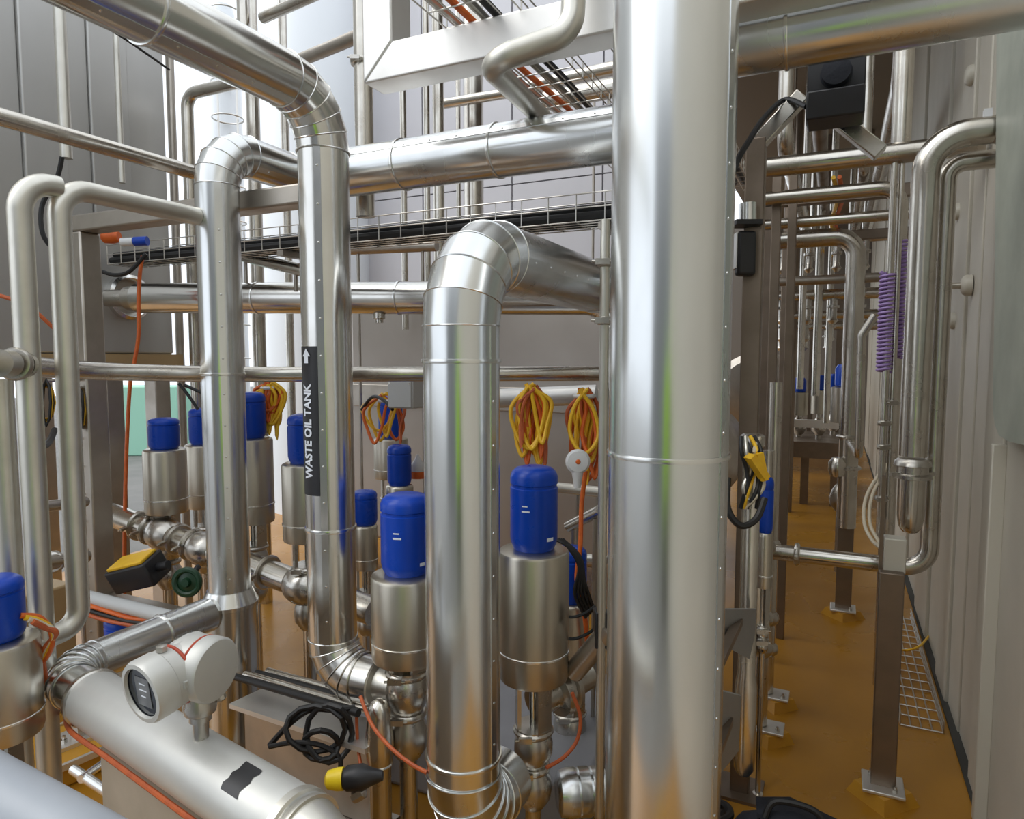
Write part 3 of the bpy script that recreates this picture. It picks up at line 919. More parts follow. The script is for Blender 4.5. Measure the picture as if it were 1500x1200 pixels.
solo('tarp_crate', 'pale mint crate far off between the tank legs', 'crate', MB().obox((ga_ + gb) / 2 * 1.0 - AZ * ((ga_.z + gb.z) / 2 - 0.57), (gb - ga_) / 2, AY * 0.4, AZ * 0.57), 'mint_paint', bev=0.02)

# ================================================================== UPPER SUPPORT FRAME, WIRE TRAYS
PU = T(567, 60, 2.3)
zc_ = zat(PU, 101)
w = 0.058
uf = thing('pipe_bridge', 'bright square tube support frame with a mitred corner and a long bridging beam', 'frame', Vector((PU.x, PU.y, zc_ - w)))
# mitred post and beam
x0 = PU.x
poly = [Vector((x0 - w, PU.y - w, zc_ - w)), Vector((x0 + w, PU.y - w, zc_ + w)), Vector((x0 + w, PU.y - w, 4.2)), Vector((x0 - w, PU.y - w, 4.2))]
part(uf, 'post', MB().prism(poly, AY * 2 * w), 'bright_frame', bev=0.006)
poly = [Vector((x0 - w + .002, PU.y - w, zc_ - w)), Vector((XW + .02, PU.y - w, zc_ - w)), Vector((XW + .02, PU.y - w, zc_ + w)), Vector((x0 + w + .002, PU.y - w, zc_ + w))]
part(uf, 'beam', MB().prism(poly, AY * 2 * w), 'bright_frame', bev=0.006)

def wire_tray(name, label, p0, p1, width, height, up=AZ, step=0.11, rw=0.0026):
    """welded wire basket tray: long wires and U-shaped cross wires"""
    t = (p1 - p0).normalized()
    s = t.cross(up).normalized()
    root = thing(name, label, 'cable tray', (p0 + p1) / 2)
    L = (p1 - p0).length
    mb = MB()
    for a, hgt in ((-1, 0), (-.5, 0), (0, 0), (.5, 0), (1, 0), (-1, .5), (1, .5), (-1, 1), (1, 1)):
        o = s * (a * width / 2) + up * (hgt * height)
        mb.cyl(p0 + o, p1 + o, rw, n=6)
    part(root, 'long_wire', mb, 'wire_steel')
    u = None
    for i in range(int(L / step) + 1):
        c = p0 + t * (i * step)
        q = [c - s * width / 2 + up * height, c - s * width / 2, c + s * width / 2, c + s * width / 2 + up * height]
        if u is None:
            u = part(root, 'cross_wire', MB().sweep(q, rw, 6), 'wire_steel')
            first = c
        else:
            o = u.copy()
            C.objects.link(o)
            o.location = c - first
    return root

# tray with thick black cables behind the risers
tp = on(522, 345, 1, 2.48)
tq = along(tp, AX, px=150)
te = along(tp, AX, px=1000)
tq = tp + AX * (max(tq.x, XT + 0.10) - tp.x)
wire_tray('wire_tray', 'wire basket tray with thick black cables behind the risers', tq - AZ * 0.045, te - AZ * 0.045, 0.16, 0.10)
for i, (o, zz, r) in enumerate(((-.055, 0, .0185), (-.010, 0, .0195), (.034, 0, .0185), (.068, 0, .0095), (-.033, .032, .0165), (.012, .033, .0165))):
    pts = [tq + AX * ((te.x - tq.x) * k / 12) + AY * (o + 0.002 * math.sin(k * 1.7 + i)) + AZ * (r + zz - 0.0415 + 0.001 * math.sin(k * 2.3 + i * 2)) for k in range(13)]
    cable('tray_cable', ('thick black cable along the near rim of the long wire tray', 'thickest black cable on the floor of the long wire tray', 'black cable in the far half of the long wire tray', 'thinnest black cable along the far rim of the long wire tray', 'black cable riding on top near the long tray rim', 'black cable riding on top in the middle of the long tray')[i], pts, r, group='black cables in the wire tray', sub=3)
# bracket posts that carry the tray
for px, lb in ((428, 'short hanger bracket of the wire tray beside the labelled riser'), (893, 'short hanger bracket of the wire tray beside the thick riser')):
    q = along(tp, AX, px=px)
    solo('tray_hanger', lb, 'bracket', MB().box(q.x - .018, q.x + .018, q.y + .085, q.y + .115, q.z - 0.09, q.z + 0.35).box(q.x - .018, q.x + .018, q.y - 0.08, q.y + .115, q.z - 0.075, q.z - 0.05), 'frame_steel')
# orange plug and wires at the tray's tank end
pl = T(160, 352, 3.3)
g = thing('plug_connector', 'orange plug with a white sleeve lying at the tank end of the tray', 'plug', pl)
dv = (T(180, 352, 3.3) - T(160, 352, 3.3)).normalized()
part(g, 'plug', MB().lathe(T(150, 347, 3.25), dv, [(0.02, 0), (0.03, 0.01), (0.032, 0.05), (0.024, 0.08)], 16), 'orange_cable')
part(g, 'sleeve', MB().cyl(T(178, 355, 3.25), T(196, 354, 3.25), 0.02, n=14), 'sight_glass_white')
part(g, 'socket', MB().cyl(T(197, 354, 3.25), T(216, 353, 3.25), 0.022, n=14), 'blue_plastic')
cable('hanging_cable', 'orange cable hanging straight down past the round tank flange', [T(209, 375, 3.3), T(205, 400, 3.3), T(203, 440, 3.3), T(203, 490, 3.3), T(197, 530, 3.3), T(190, 570, 3.3), T(184, 700, 3.32), T(182, 850, 3.34), on(182, 960, 2, 0.01)], 0.009, 'orange_cable')
cable('hanging_cable', 'black cable curling from the tray above the round tank flange', [T(214, 372, 3.25), T(200, 388, 3.25), T(186, 400, 3.25), T(168, 403, 3.3), T(150, 398, 3.35)], 0.010)
cable('hanging_cable', 'orange and black lead slung from the tank behind the swept tubes', [T(-10, 430, 2.7), T(40, 448, 2.7), T(78, 480, 2.75), T(100, 500, 2.8), T(112, 528, 2.85)], 0.008, 'rust_orange_cable')

# tray carried on the bridge beam, with orange and black cables
tx = on(640, 20, 2, zc_ + w + 0.012)
ta, tb_ = Vector((-1.02, 1.72, zc_ + w + 0.008)), Vector((-1.02, 4.2, zc_ + w + 0.008))
wire_tray('wire_tray', 'wire basket tray running inward on top of the bridging beam', ta, tb_, 0.26, 0.06)
for i, (o, m, r, nm) in enumerate(((-.10, 'wire_steel', .010, 'grey sheathed cable lying in the tray on the bridging beam'), (-.05, 'orange_cable', .011, 'orange cable lying in the tray on the bridging beam'), (.0, 'satin_tube', .012, 'pale conduit lying in the tray on the bridging beam'), (.045, 'black_rubber', .013, 'black cable lying in the tray on the bridging beam'))):
    cable('tray_cable', nm, [ta + AY * (0.2 * k) + AX * (o + 0.006 * math.sin(k * 1.3 + i)) + AZ * (0.0035 + r) for k in range(13)], r, m, group='cables in the bridge tray', sub=3)
tc_, td_ = Vector((-0.62, 1.93, zc_ + w + 0.02)), Vector((-0.62, 4.6, zc_ + w + 0.02))
wire_tray('wire_tray', 'second wire basket tray above the back pipes by the thick riser', tc_, td_, 0.22, 0.06)
for i in range(4):
    cable('tray_cable', ('black cable along the near rim of the second tray', 'black cable in the middle of the second tray', 'black cable beside the middle one in the second tray', 'black cable along the far rim of the second tray')[i], [tc_ + AY * (0.21 * k) + AX * (-.075 + .05 * i + 0.004 * math.sin(k * 1.3 + i)) + AZ * 0.0198 for k in range(13)], 0.016, group='cables in the second tray', sub=3)
propped('brown lit tube crossing above the back pipes under the trays', [T(800, 148, 3.6), T(1000, 108, 3.2)], 0.05, 'stainless_tube', 2.62, (0.49, 0.97))
propped('bright tube crossing close under the trays by the thick riser', [T(770, 128, 4.2), T(1000, 78, 3.6)], 0.04, 'stainless_tube', 2.62, (0.71, 0.99))

# bent tube hanging in front of the beam
d0 = 1.86
tube('bent_tube', 'thick tube bent like a swan neck in front of the bridging beam', [T(845, -120, d0), T(838, 48, d0), T(712, 92, d0), T(800, 178, 2.55), T(815, 192, 2.68)], 0.0335, [0.085, 0.055, 0.03], 'satin_tube', seg=10)

# ================================================================== AISLE: WALL SIDE PIPE RACK
def base_plate(root, x, y, s=0.08, z=0.0, hgt=0.045, tilt=0.0):
    """painted grout pad, steel plate and anchor bolt"""
    part(root, 'grout_pad', MB().lathe(Vector((x, y, z)), AZ, [(s * 1.75, 0), (s * 1.35, hgt)], 4), 'plinth_paint')
    part(root, 'base_plate', MB().box(x - s, x + s, y - s, y + s, z + hgt, z + hgt + 0.012), 'bright_frame', bev=0.003)
    part(root, 'anchor_bolt', bolt(bolt(MB(), Vector((x + s * 0.55, y - s * 0.6, z + hgt + 0.012)), AZ, 0.010, 0.009), Vector((x - s * 0.55, y + s * 0.6, z + hgt + 0.012)), AZ, 0.010, 0.009), 'cast_steel')

pp = on(1293, 1150, 2, 0.05)
zp = zat(pp, 838)
st1 = thing('pipe_stanchion', 'brown steel stanchion with a bolted square base plate beside the cream wall', 'stanchion', Vector((pp.x, pp.y, 0)))
part(st1, 'post', MB().box(pp.x - .040, pp.x + .040, pp.y - .022, pp.y + .022, 0.05, zp), 'brown_steel', bev=0.004)
base_plate(st1, pp.x, pp.y, 0.068)
part(st1, 'side_strap', MB().box(pp.x - .040, pp.x - .028, pp.y + .03, pp.y + .05, zp - 0.02, zat(pp, 700)), 'brown_steel')
part(st1, 'pipe_shoe', MB().box(pp.x - .026, pp.x + .045, pp.y + .02, pp.y + .09, zp - 0.01, zat(pp, 792)), 'cream_trim', bev=0.004)

R1 = on(1345, 500, 1, pp.y + 0.22)
R1 = Vector((R1.x, R1.y, 0))
za1 = zat(Vector((XW, R1.y, 0)), 188)
zr0 = zat(R1, 782)
r = 0.047
root = thing('strainer_pipe', 'wide steel pipe swept out of the wall ending in a capped strainer bowl', 'pipe', Vector((R1.x, R1.y, zr0)))
part(root, 'tube', MB().sweep(path([Vector((XW - 0.0, R1.y, za1)), Vector((R1.x, R1.y, za1)), Vector((R1.x, R1.y, zat(R1, 668)))], 0.13, 12), r, 28), 'stainless_tube')
part(root, 'strainer_bowl', MB().lathe(Vector((R1.x, R1.y, zr0)), AZ, [(0.006, 0), (0.026, 0.008), (0.040, 0.03), (0.046, 0.07), (0.047, 0.2), (0.047, zat(R1, 700) - zr0)], 32), 'stainless_tube')
cl = Vector((R1.x, R1.y, zat(R1, 690)))
part(root, 'clamp', MB().lathe(cl - AZ * 0.030, AZ, [(0.05, 0), (0.066, 0.004), (0.066, 0.016), (0.054, 0.022), (0.054, 0.048), (0.064, 0.052), (0.060, 0.068), (0.048, 0.078)], 32), 'cast_steel')
part(root, 'clamp_wing', MB().obox(cl + RT * 0.066 - AZ * 0.012, RT * 0.016, FW * 0.01, AZ * 0.006).obox(cl - RT * 0.066 - AZ * 0.012, RT * 0.016, FW * 0.01, AZ * 0.006), 'cast_steel')
wf = Vector((XW, R1.y, za1))
part(root, 'wall_rosette', MB().lathe(wf, -AX, [(0.062, 0), (0.062, 0.010), (0.05, 0.02), (0.047, 0.03)], 28), 'cast_steel')
part(root, 'wall_clip', MB().obox(wf + Vector((-0.05, 0, 0.055)), AX * 0.012, AY * 0.016, AZ * 0.016), 'sight_glass_white')

R2 = on(1371, 600, 1, R1.y + 0.085)
za2 = zat(Vector((XW, R2.y, 0)), 232)
zb3 = zat(R2, 834)
x3 = along(Vector((R2.x, R2.y, zb3)), AX, px=1130).x
tube('drop_pipe', 'steel pipe dropping down the wall and sweeping across the aisle floor at shin height',
     [Vector((XW, R2.y, za2)), Vector((R2.x, R2.y, za2)), Vector((R2.x, R2.y, zb3)), Vector((x3, R2.y, zb3))], 0.033, [0.06, 0.085], 'stainless_tube', clamps=[(Vector((x3 + 0.10, R2.y, zb3)), AX)])
# slender tubes between the stanchions
def vt(label, px, y0, y1, yw, r, m='stainless_tube', cl=(), name='instrument_tube', topx=None):
    b = on(px, (y0 + y1) / 2, 1, yw)
    b = Vector((b.x, b.y, 0))
    return tube(name, label, [Vector((b.x, b.y, zat(b, y1))), Vector((b.x, b.y, zat(b, y0)))], r, 0, m, clamps=[(Vector((b.x, b.y, zat(b, q))), AZ) for q in cl])
b = on(1320, 273, 1, 3.70)
bl = along(b, AX, px=1112)
zlow = zat(b, 800)
tube('overhead_tube', 'overhead tube crossing the aisle and sweeping down behind the wide wall pipe', [bl, b, Vector((b.x, b.y, 0.0))], 0.034, 0.09, 'stainless_tube')
b = on(1336, 222, 1, 3.30)
bl = along(b, AX, px=1108)
tube('overhead_tube', 'thick overhead tube bridging the aisle level with the wall rosette', [bl, Vector((XW, b.y, b.z))], 0.043, 0, 'stainless_tube')
b = on(1292, 316, 1, 4.25)
tube('overhead_tube', 'thin overhead tube bridging the aisle under two thicker ones', [along(b, AX, px=1118), Vector((XW, b.y, b.z))], 0.030, 0, 'stainless_tube')
b = on(1292, 406, 1, 4.9)
tube('overhead_tube', 'lowest overhead tube bridging the aisle deep inside', [along(b, AX, px=1112), Vector((XW, b.y, b.z))], 0.030, 0, 'frame_steel')
b = on(1255, 345, 1, 4.62)
bt = Vector((b.x, b.y, b.z))
p2 = on(1238, 910, 2, 0.05)
root = tube('column_pipe', 'steel pipe turning down from overhead onto the farther stanchion', [along(bt, AX, px=1128), bt, Vector((bt.x, bt.y, zat(bt, 772)))], 0.055, 0.12, 'stainless_tube',
            clamps=[(Vector((bt.x, bt.y, zat(bt, 685))), AZ), (Vector((bt.x, bt.y, zat(bt, 640))), AZ)])
part(root, 'side_bulb', MB().lathe(Vector((bt.x - 0.06, bt.y - 0.06, zat(bt, 698))), AZ, [(0.01, 0), (0.04, 0.01), (0.05, 0.04), (0.05, 0.09), (0.03, 0.12), (0.01, 0.125)], 20), 'stainless_tube')
st2 = thing('pipe_stanchion', 'thin steel stanchion on a small base plate deeper along the aisle', 'stanchion', Vector((bt.x, bt.y, 0)))
part(st2, 'post', MB().box(bt.x - .045, bt.x + .045, bt.y - .03, bt.y + .03, 0.05, zat(bt, 773)), 'brown_steel', bev=0.004)
base_plate(st2, bt.x, bt.y, 0.072)
t1_ = vt('slim tube with clamped joints beside the purple spiral hose', 1299, 238, 790, 3.30, 0.014, cl=(620, 655, 730))
t2_ = vt('slimmer tube with an open sight bracket near the strainer bowl', 1311, 238, 760, 3.31, 0.011, cl=(590,))
tube('instrument_tube', 'pale tube kinked at its top next to the column pipe', [on(1282, 462, 1, 3.9), on(1262, 492, 1, 3.9), on(1258, 668, 1, 3.9), Vector((bt.x, bt.y - 0.05, on(1258, 668, 1, 3.9).z))], 0.020, [0.05, 0.05], 'stainless_tube')
b = on(1320, 205, 1, 3.34)
tube('overhead_tube', 'upright tube rising from the thick overhead tube past the black box', [Vector((b.x, b.y, b.z - 0.02)), Vector((b.x, b.y, 4.199))], 0.038, 0, 'stainless_tube')
for i, (x_, z_, r_, m_, lb) in enumerate(((-0.30, 2.78, .045, 'stainless_tube', 'overhead tube running inward along the aisle behind the black lead'), (-0.14, 2.95, .04, 'brown_steel', 'dull overhead tube running inward along the aisle above the black box'), (0.10, 2.62, .03, 'stainless_tube', 'thin overhead tube running inward along the aisle under the crossing clad pipe'), (0.26, 3.05, .05, 'stainless_tube', 'high overhead tube running inward along the aisle beside the wall'))):
    tube('inward_tube', lb, [Vector((x_, 4.2, 4.199)), Vector((x_, 4.2, z_)), Vector((x_, 9.0, z_)), Vector((x_, 9.0, 4.199))], r_, 0.1, m_)
for i, (y_, lb) in enumerate(((4.45, 'brown cross rail under the overhead tubes, at the head of the aisle'), (5.9, 'brown cross rail under the overhead tubes, deeper along the aisle'))):
    solo('cross_rail', lb, 'rail', MB().box(-0.42, XW, y_ - .03, y_ + .03, 2.50, 2.57).box(-0.42, -0.36, y_ - .03, y_ + .03, 0, 2.52), 'brown_steel', bev=0.004)
for i, (x_, m_) in enumerate(((-0.05, 'yellow_cable'), (-0.02, 'orange_cable'))):
    cable('overhead_cable', ('yellow', 'orange')[i] + ' cable laid over the cross rails along the aisle', [Vector((x_ + 0.02 * math.sin(k * 1.4), 4.2 + 0.4 * k, 2.585 - 0.02 * math.sin(k * 1.1) ** 2)) for k in range(9)], 0.012, m_)
# purple spiral hoses
def spiral(label, px, y0, y1, yw, R, r=0.007, pitch=0.017):
    b = on(px, (y0 + y1) / 2, 1, yw)
    z0, z1 = zat(b, y1), zat(b, y0)
    n = int((z1 - z0) / pitch * 10)
    pts = [Vector((b.x + R * math.cos(k * 0.628), b.y + R * math.sin(k * 0.628), z0 + pitch * k / 10)) for k in range(n)]
    return solo('spiral_hose', label, 'hose', MB().sweep(pts, r, 6), 'purple_plastic')
spiral('purple spiral hose coiled tightly, the longer strand near the strainer pipe', 1318, 352, 524, 3.36, 0.017)
spiral('purple spiral hose coiled tightly, hanging lower beside the column pipe', 1297, 398, 545, 3.30, 0.024)
for i, dx in enumerate((0, 8)):
    cable('loop_hose', ('outer' if i else 'inner') + ' cream hose loop hanging beside the strainer bowl', [on(1298 + dx / 2, 680, 1, 3.40), T(1270 + dx, 725, 2.9), T(1266 + dx, 765, 2.8), T(1278 + dx, 792, 2.7), Vector((pp.x - 0.02, pp.y + 0.03, zat(pp, 812 + dx)))], 0.007, 'cream_hose')

# wall fittings
def knob(label, px, py, rr=0.035, ln=0.06, arm=None):
    c = on(px, py, 0, XW)
    root = thing('wall_knob', label, 'wall fitting', c)
    part(root, 'rosette', MB().lathe(c, -AX, [(rr, -0.01), (rr, 0.010), (rr * 0.85, 0.022), (rr * 0.5, 0.030)], 24), 'cream_trim')
    if arm is not None:
        part(root, 'arm', MB().cyl(c - AX * 0.02, c - AX * arm, 0.014, n=14), 'stainless_tube')
        part(root, 'arm_collar', MB().cyl(c - AX * (arm - 0.006), c - AX * (arm + 0.012), 0.022, n=14), 'cast_steel')
    return root
knob('white rosette with a steel arm reaching to the wall pipes', 1419, 418, 0.045, arm=0.13)
knob('plain pale rosette under the one with an arm', 1398, 470, 0.04)
knob('pale rosette high on the wall near the film sheet', 1425, 110, 0.045)
knob('pale rosette beside the swept wall pipe', 1404, 310, 0.04)
# film-covered sheet hung on the wall
outline = [(1460, -40), (1459, 180), (1457, 420), (1455, 540), (1454, 600), (1457, 622), (1463, 638), (1478, 647), (1500, 652), (1530, 655), (1560, 655), (1560, -60)]
mb = MB().prism([on(x, y, 0, XW - 0.035) for x, y in outline], AX * 0.012)
fs = thing('film_sheet', 'pale green sheet with mottled protective film and a rounded hem on the cream wall', 'sheet', on(1475, 640, 0, XW - 0.03))
part(fs, 'sheet', mb, 'green_film')
for y in (60, 330, 560):
    c = on(1490, y, 0, XW)
    part(fs, 'spacer', MB().cyl(c - AX * 0.008, c - AX * 0.03, 0.012, n=10), 'cast_steel')
# wire tray offcut on the floor by the wall
a, b = on(1338, 945, 2, 0.02), on(1358, 1065, 2, 0.02)
ym, yM = b.y, a.y
wire_tray('floor_wire_tray', 'short wire basket tray lying on the orange floor by the wall', Vector((XW - 0.12, ym, 0.008)), Vector((XW - 0.12, yM + 0.5, 0.008)), 0.16, 0.05, step=0.10, rw=0.0032)
cable('floor_cable', 'yellow green earth wire reaching from the stanchion to the wall', [T(1296, 928, 2.62), on(1318, 952, 2, 0.06), on(1345, 948, 2, 0.07), T(1362, 930, 3.9)], 0.006, 'yellow_cable')

# ================================================================== AISLE: SKID SIDE
b = on(1098, 600, 1, 2.55)
FX, FY = b.x, b.y
af = thing('braced_stand', 'brown square tube frame beside the aisle with diagonal braces under the black box', 'frame', Vector((FX, FY, 0)))
ztop = zat(b, 205)
part(af, 'post', MB().box(FX - .032, FX + .032, FY - .032, FY + .032, 0, ztop), 'brown_steel', bev=0.004)
br0 = Vector((FX, FY, ztop - 0.02))
br1 = on(1176, 140, 1, FY)
part(af, 'brace', MB().beam(br0, Vector((br1.x, FY, br1.z)), 0.05, 0.05), 'stainless_tube', bev=0.004)
br2, br3 = on(1196, 150, 1, FY), on(1290, 225, 1, FY)
part(af, 'brace', MB().beam(br2, br3, 0.05, 0.05), 'stainless_tube', bev=0.004)
part(af, 'base_plate', MB().box(FX - .08, FX + .08, FY - .08, FY + .08, 0, 0.012), 'brown_steel')
# black control box under the crossing pipe
yb_ = 2.36
c0, c1 = on(1180, 176, 1, yb_), on(1270, 80, 1, yb_)
bx = thing('black_box', 'matt black control box hanging under the crossing clad pipe', 'box', Vector(((c0.x + c1.x) / 2, yb_, c0.z)))
zmid = c0.z + (c1.z - c0.z) * 0.52
part(bx, 'case', MB().box(c0.x, c1.x, yb_, yb_ + 0.13, c0.z, zmid), 'black_plastic', bev=0.006)
part(bx, 'bracket', MB().box(c0.x, c1.x, yb_ + 0.03, yb_ + 0.12, zmid, c1.z + 0.05), 'black_plastic', bev=0.004)
part(bx, 'motor_drum', MB().lathe(Vector(((c0.x + c1.x) / 2, yb_ - 0.005, zmid + 0.05)), AY, [(0.02, 0), (0.042, 0.004), (0.042, 0.03), (0.05, 0.04)], 24), 'navy_fabric')
cable('black_lead', 'black lead drooping from the black control box to the thick riser', [Vector((c0.x, yb_ + 0.05, zmid - 0.03)), T(1150, 146, 2.3), T(1120, 172, 2.2), T(1098, 205, 2.05), T(1082, 232, 1.95), T(1070, 262, 1.9)], 0.009)
# two upright tubes on plates
for (px, py, lb, topy) in ((1128, 1066, 'clamped upright tube on a base plate closest to the rounded tube end', 660), (1137, 1018, 'clamped upright tube on a base plate next to the aisle crossing pipe', 560)):
    q = on(px, py, 2, 0.05)
    root = thing('plated_upright', lb, 'pipe', Vector((q.x - 0.03, q.y, 0)))
    o = Vector((q.x - 0.04, q.y, 0))
    part(root, 'tube', MB().cyl(o + AZ * 0.06, Vector((o.x, o.y, zat(o, topy))), 0.028, n=18), 'stainless_tube')
    base_plate(root, q.x, q.y, 0.055)
    for yy_ in (800, 905, 950):
        part(root, 'clamp', MB().lathe(Vector((o.x, o.y, zat(o, yy_))), AZ, [(0.028, -0.03), (0.04, -0.018), (0.044, 0), (0.04, 0.018), (0.028, 0.03)], 20), 'cast_steel')
for (x_, y_, lb) in ((-0.245, 4.1, 'pinkish brown upright post beyond the aisle frame, beside a thin white one'), (-0.30, 3.75, 'brown upright post just behind the aisle frame')):
    solo('aisle_post', lb, 'post', MB().box(x_ - .022, x_ + .022, y_ - .022, y_ + .022, 0, 2.6), 'brown_steel', bev=0.004)
# long dip tube with rounded foot
b = T(1093, 1000, 2.15)
b = Vector((b.x, b.y, 0))
z0 = zat(b, 1136)
mb = MB().lathe(Vector((b.x, b.y, z0)), AZ, [(0.004, 0), (0.02, 0.006), (0.031, 0.025), (0.034, 0.06), (0.034, 0.30), (0.027, 0.34), (0.027, zat(b, 640) - z0)], 24)
dt = thing('dip_tube', 'long tube with a closed rounded foot hanging beside the thick riser', 'pipe', Vector((b.x, b.y, z0)))
part(dt, 'tube', mb, 'stainless_tube')
part(dt, 'end_cap', MB().lathe(Vector((b.x, b.y, zat(b, 655))), AZ, [(0.03, 0), (0.036, 0.005), (0.036, 0.035), (0.028, 0.04)], 20), 'cast_steel')
part(dt, 'hanger', MB().beam(Vector((b.x, b.y, zat(b, 700))), Vector((FX, FY - 0.03, zat(b, 700))), 0.02, 0.02), 'frame_steel')
# bent grey cover plates
for (o, lb) in (([(1058, 893, 1.88), (1108, 893, 2.05), (1106, 930, 2.05), (1098, 966, 2.02), (1058, 945, 1.88)], 'grey bent cover plate beside the dip tube'),
                ([(1055, 1012, 1.80), (1086, 1020, 1.92), (1082, 1100, 1.92), (1052, 1138, 1.80)], 'paler grey cover plate below the other, beside the dip tube foot')):
    root = thing('cover_plate', lb, 'plate', T(*o[-1]))
    part(root, 'plate', MB().prism([T(*q) for q in o], FW * 0.012), 'sheet_grey')
    part(root, 'stay', MB().beam((T(*o[0]) + T(*o[2])) / 2 + FW * 0.01, Vector((V1.x + 0.088, V1.y + 0.088, ((T(*o[0]) + T(*o[2])) / 2).z)), 0.025, 0.02), 'brown_steel')
b = on(1092, 372, 1, FY - 0.055)
hg = thing('limit_sensor', 'black limit sensor on a dark bracket at the aisle frame', 'sensor', b)
part(hg, 'case', MB().obox(b, RT * 0.032, FW * 0.02, AZ * 0.075), 'black_plastic', bev=0.01)
part(hg, 'bracket', MB().obox(on(1094, 328, 1, FY - 0.055), RT * 0.045, FW * 0.03, AZ * 0.008), 'black_plastic')
part(hg, 'threaded_nose', MB().cyl(on(1096, 324, 1, FY - 0.055), on(1096, 298, 1, FY - 0.055), 0.028, n=18), 'seam_steel')
part(hg, 'side_plate', MB().obox(on(1080, 368, 1, FY - 0.055), RT * 0.010, FW * 0.022, AZ * 0.06), 'bright_frame')
# yellow-tied cable tangle by the aisle
root = thing('cable_tangle', 'tangle of black and grey leads tied with yellow tape beside the aisle', 'cables', T(1100, 780, 2.03))
for i in range(7):
    x = 1092 + 4 * i
    pts = [T(x - 4 + random.uniform(-6, 6), 640, 2.02 + .01 * i), T(x + random.uniform(-8, 8), 662, 2.00), T(x + 2, 690, 2.01 + .008 * i), T(x + random.uniform(-8, 8), 715, 2.01), T(1098 + random.uniform(-16, 16), 745, 2.02)]
    part(root, 'lead', MB().sweep(spline(pts, 5), 0.006, 8), ('black_rubber', 'satin_tube', 'black_rubber', 'yellow_cable', 'black_rubber', 'cream_hose', 'black_rubber')[i])
part(root, 'tape_wrap', MB().beam(T(1098, 668, 1.98), T(1120, 700, 2.00), 0.035, 0.02).beam(T(1112, 664, 1.99), T(1120, 704, 2.00), 0.015, 0.02), 'yellow_cable')
part(root, 'loop', MB().sweep(spline([T(1066, 700, 1.99), T(1066, 745, 1.97), T(1085, 770, 1.96), T(1108, 760, 1.97), T(1120, 730, 1.99)], 6), 0.010, 8), 'black_rubber')
# bag on the floor in the corner
q = on(1166, 1213, 2, 0.0)
bgc = thing('tool_bag', 'black fabric tool bag with a ridged flap lying on the orange floor', 'bag', Vector((q.x, q.y - 0.1, 0)))
rings = []
for k, (w_, h_) in enumerate(((0.10, 0.10), (0.17, 0.17), (0.19, 0.20), (0.18, 0.15), (0.09, 0.09))):
    y_ = q.y - 0.42 + 0.085 * k
    rings.append([Vector((q.x + w_ * math.cos(a_ * 0.524) * (1 if a_ not in (2, 4) else 1.05), y_ + 0.01 * math.sin(a_ * 2 + k), max(0.0, h_ * 0.5 + h_ * 0.55 * math.sin(a_ * 0.524)))) for a_ in range(12)])
part(bgc, 'body', MB().grid(rings), 'navy_fabric')
part(bgc, 'flap', MB().prism([Vector((q.x - 0.10, q.y - 0.30, 0.185)), Vector((q.x + 0.13, q.y - 0.30, 0.18)), Vector((q.x + 0.15, q.y - 0.14, 0.14)), Vector((q.x - 0.02, q.y - 0.06, 0.13)), Vector((q.x - 0.12, q.y - 0.14, 0.15))], AZ * 0.012), 'navy_fabric')
part(bgc, 'handle', MB().sweep(spline([Vector((q.x - 0.08, q.y - 0.28, 0.19)), Vector((q.x - 0.05, q.y - 0.26, 0.24)), Vector((q.x + 0.06, q.y - 0.26, 0.24)), Vector((q.x + 0.1, q.y - 0.28, 0.18))], 6), 0.010, 8), 'black_rubber')
cable('floor_lead', 'dark coiled lead on the floor at the foot of the thick riser', [on(1038 + 20 * math.cos(k * 1.1) + 2 * k, 1190 + 14 * math.sin(k * 1.1), 2, 0.03 + 0.015 * k) for k in range(9)], 0.014)

# ================================================================== DEEP END OF THE AISLE
def far_valve(label, x, y, zc_, s=1.0, ft=0.0):
    root = thing('seat_valve', label, 'valve', Vector((x, y, ft)), 'distant seat valves down the aisle')
    part(root, 'control_cap', MB().lathe(Vector((x, y, zc_)), AZ, [(0.06 * s, 0), (0.068 * s, 0.01), (0.068 * s, 0.13 * s), (0.05 * s, 0.16 * s), (0.004, 0.165 * s)], 20), 'blue_plastic')
    part(root, 'actuator', MB().lathe(Vector((x, y, zc_ - 0.27 * s)), AZ, [(0.07 * s, 0), (0.09 * s, 0.004), (0.09 * s, 0.262 * s), (0.06 * s, 0.27 * s)], 20), 'brushed_stainless')
    part(root, 'stem', MB().cyl(Vector((x, y, ft)), Vector((x, y, zc_ - 0.265 * s)), 0.03, n=10), 'cast_steel')
    part(root, 'valve_body', MB().lathe(Vector((x, y, (ft + zc_ - 0.27 * s) / 2 - 0.1)), AZ, [(0.04, 0), (0.075, 0.05), (0.08, 0.1), (0.06, 0.16), (0.035, 0.2)], 16), 'cast_steel')
    return root
sk = thing('far_skid', 'dark low skid across the deep end of the aisle with a bright front bar', 'skid', Vector((-0.35, 8.2, 0)))
xl, xr = on(1130, 640, 1, 8.0).x, on(1232, 640, 1, 8.0).x
zb0 = zat(Vector((xl, 8.0, 0)), 668)
part(sk, 'deck', MB().box(xl, xr, 8.0, 9.6, zb0, zat(Vector((xl, 8, 0)), 645)), 'brown_steel')
part(sk, 'front_bar', MB().box(on(1163, 600, 1, 8.0).x, xr, 7.96, 8.02, zat(Vector((xl, 8, 0)), 624), zat(Vector((xl, 8, 0)), 613)), 'bright_frame')
for x in (xl + 0.05, (xl + xr) / 2, xr - 0.05):
    part(sk, 'leg', MB().box(x - .04, x + .04, 8.05, 8.13, 0, zb0), 'brown_steel')
    part(sk, 'upright', MB().box(x - .03, x + .03, 9.2, 9.26, zb0, 2.4), 'brown_steel')
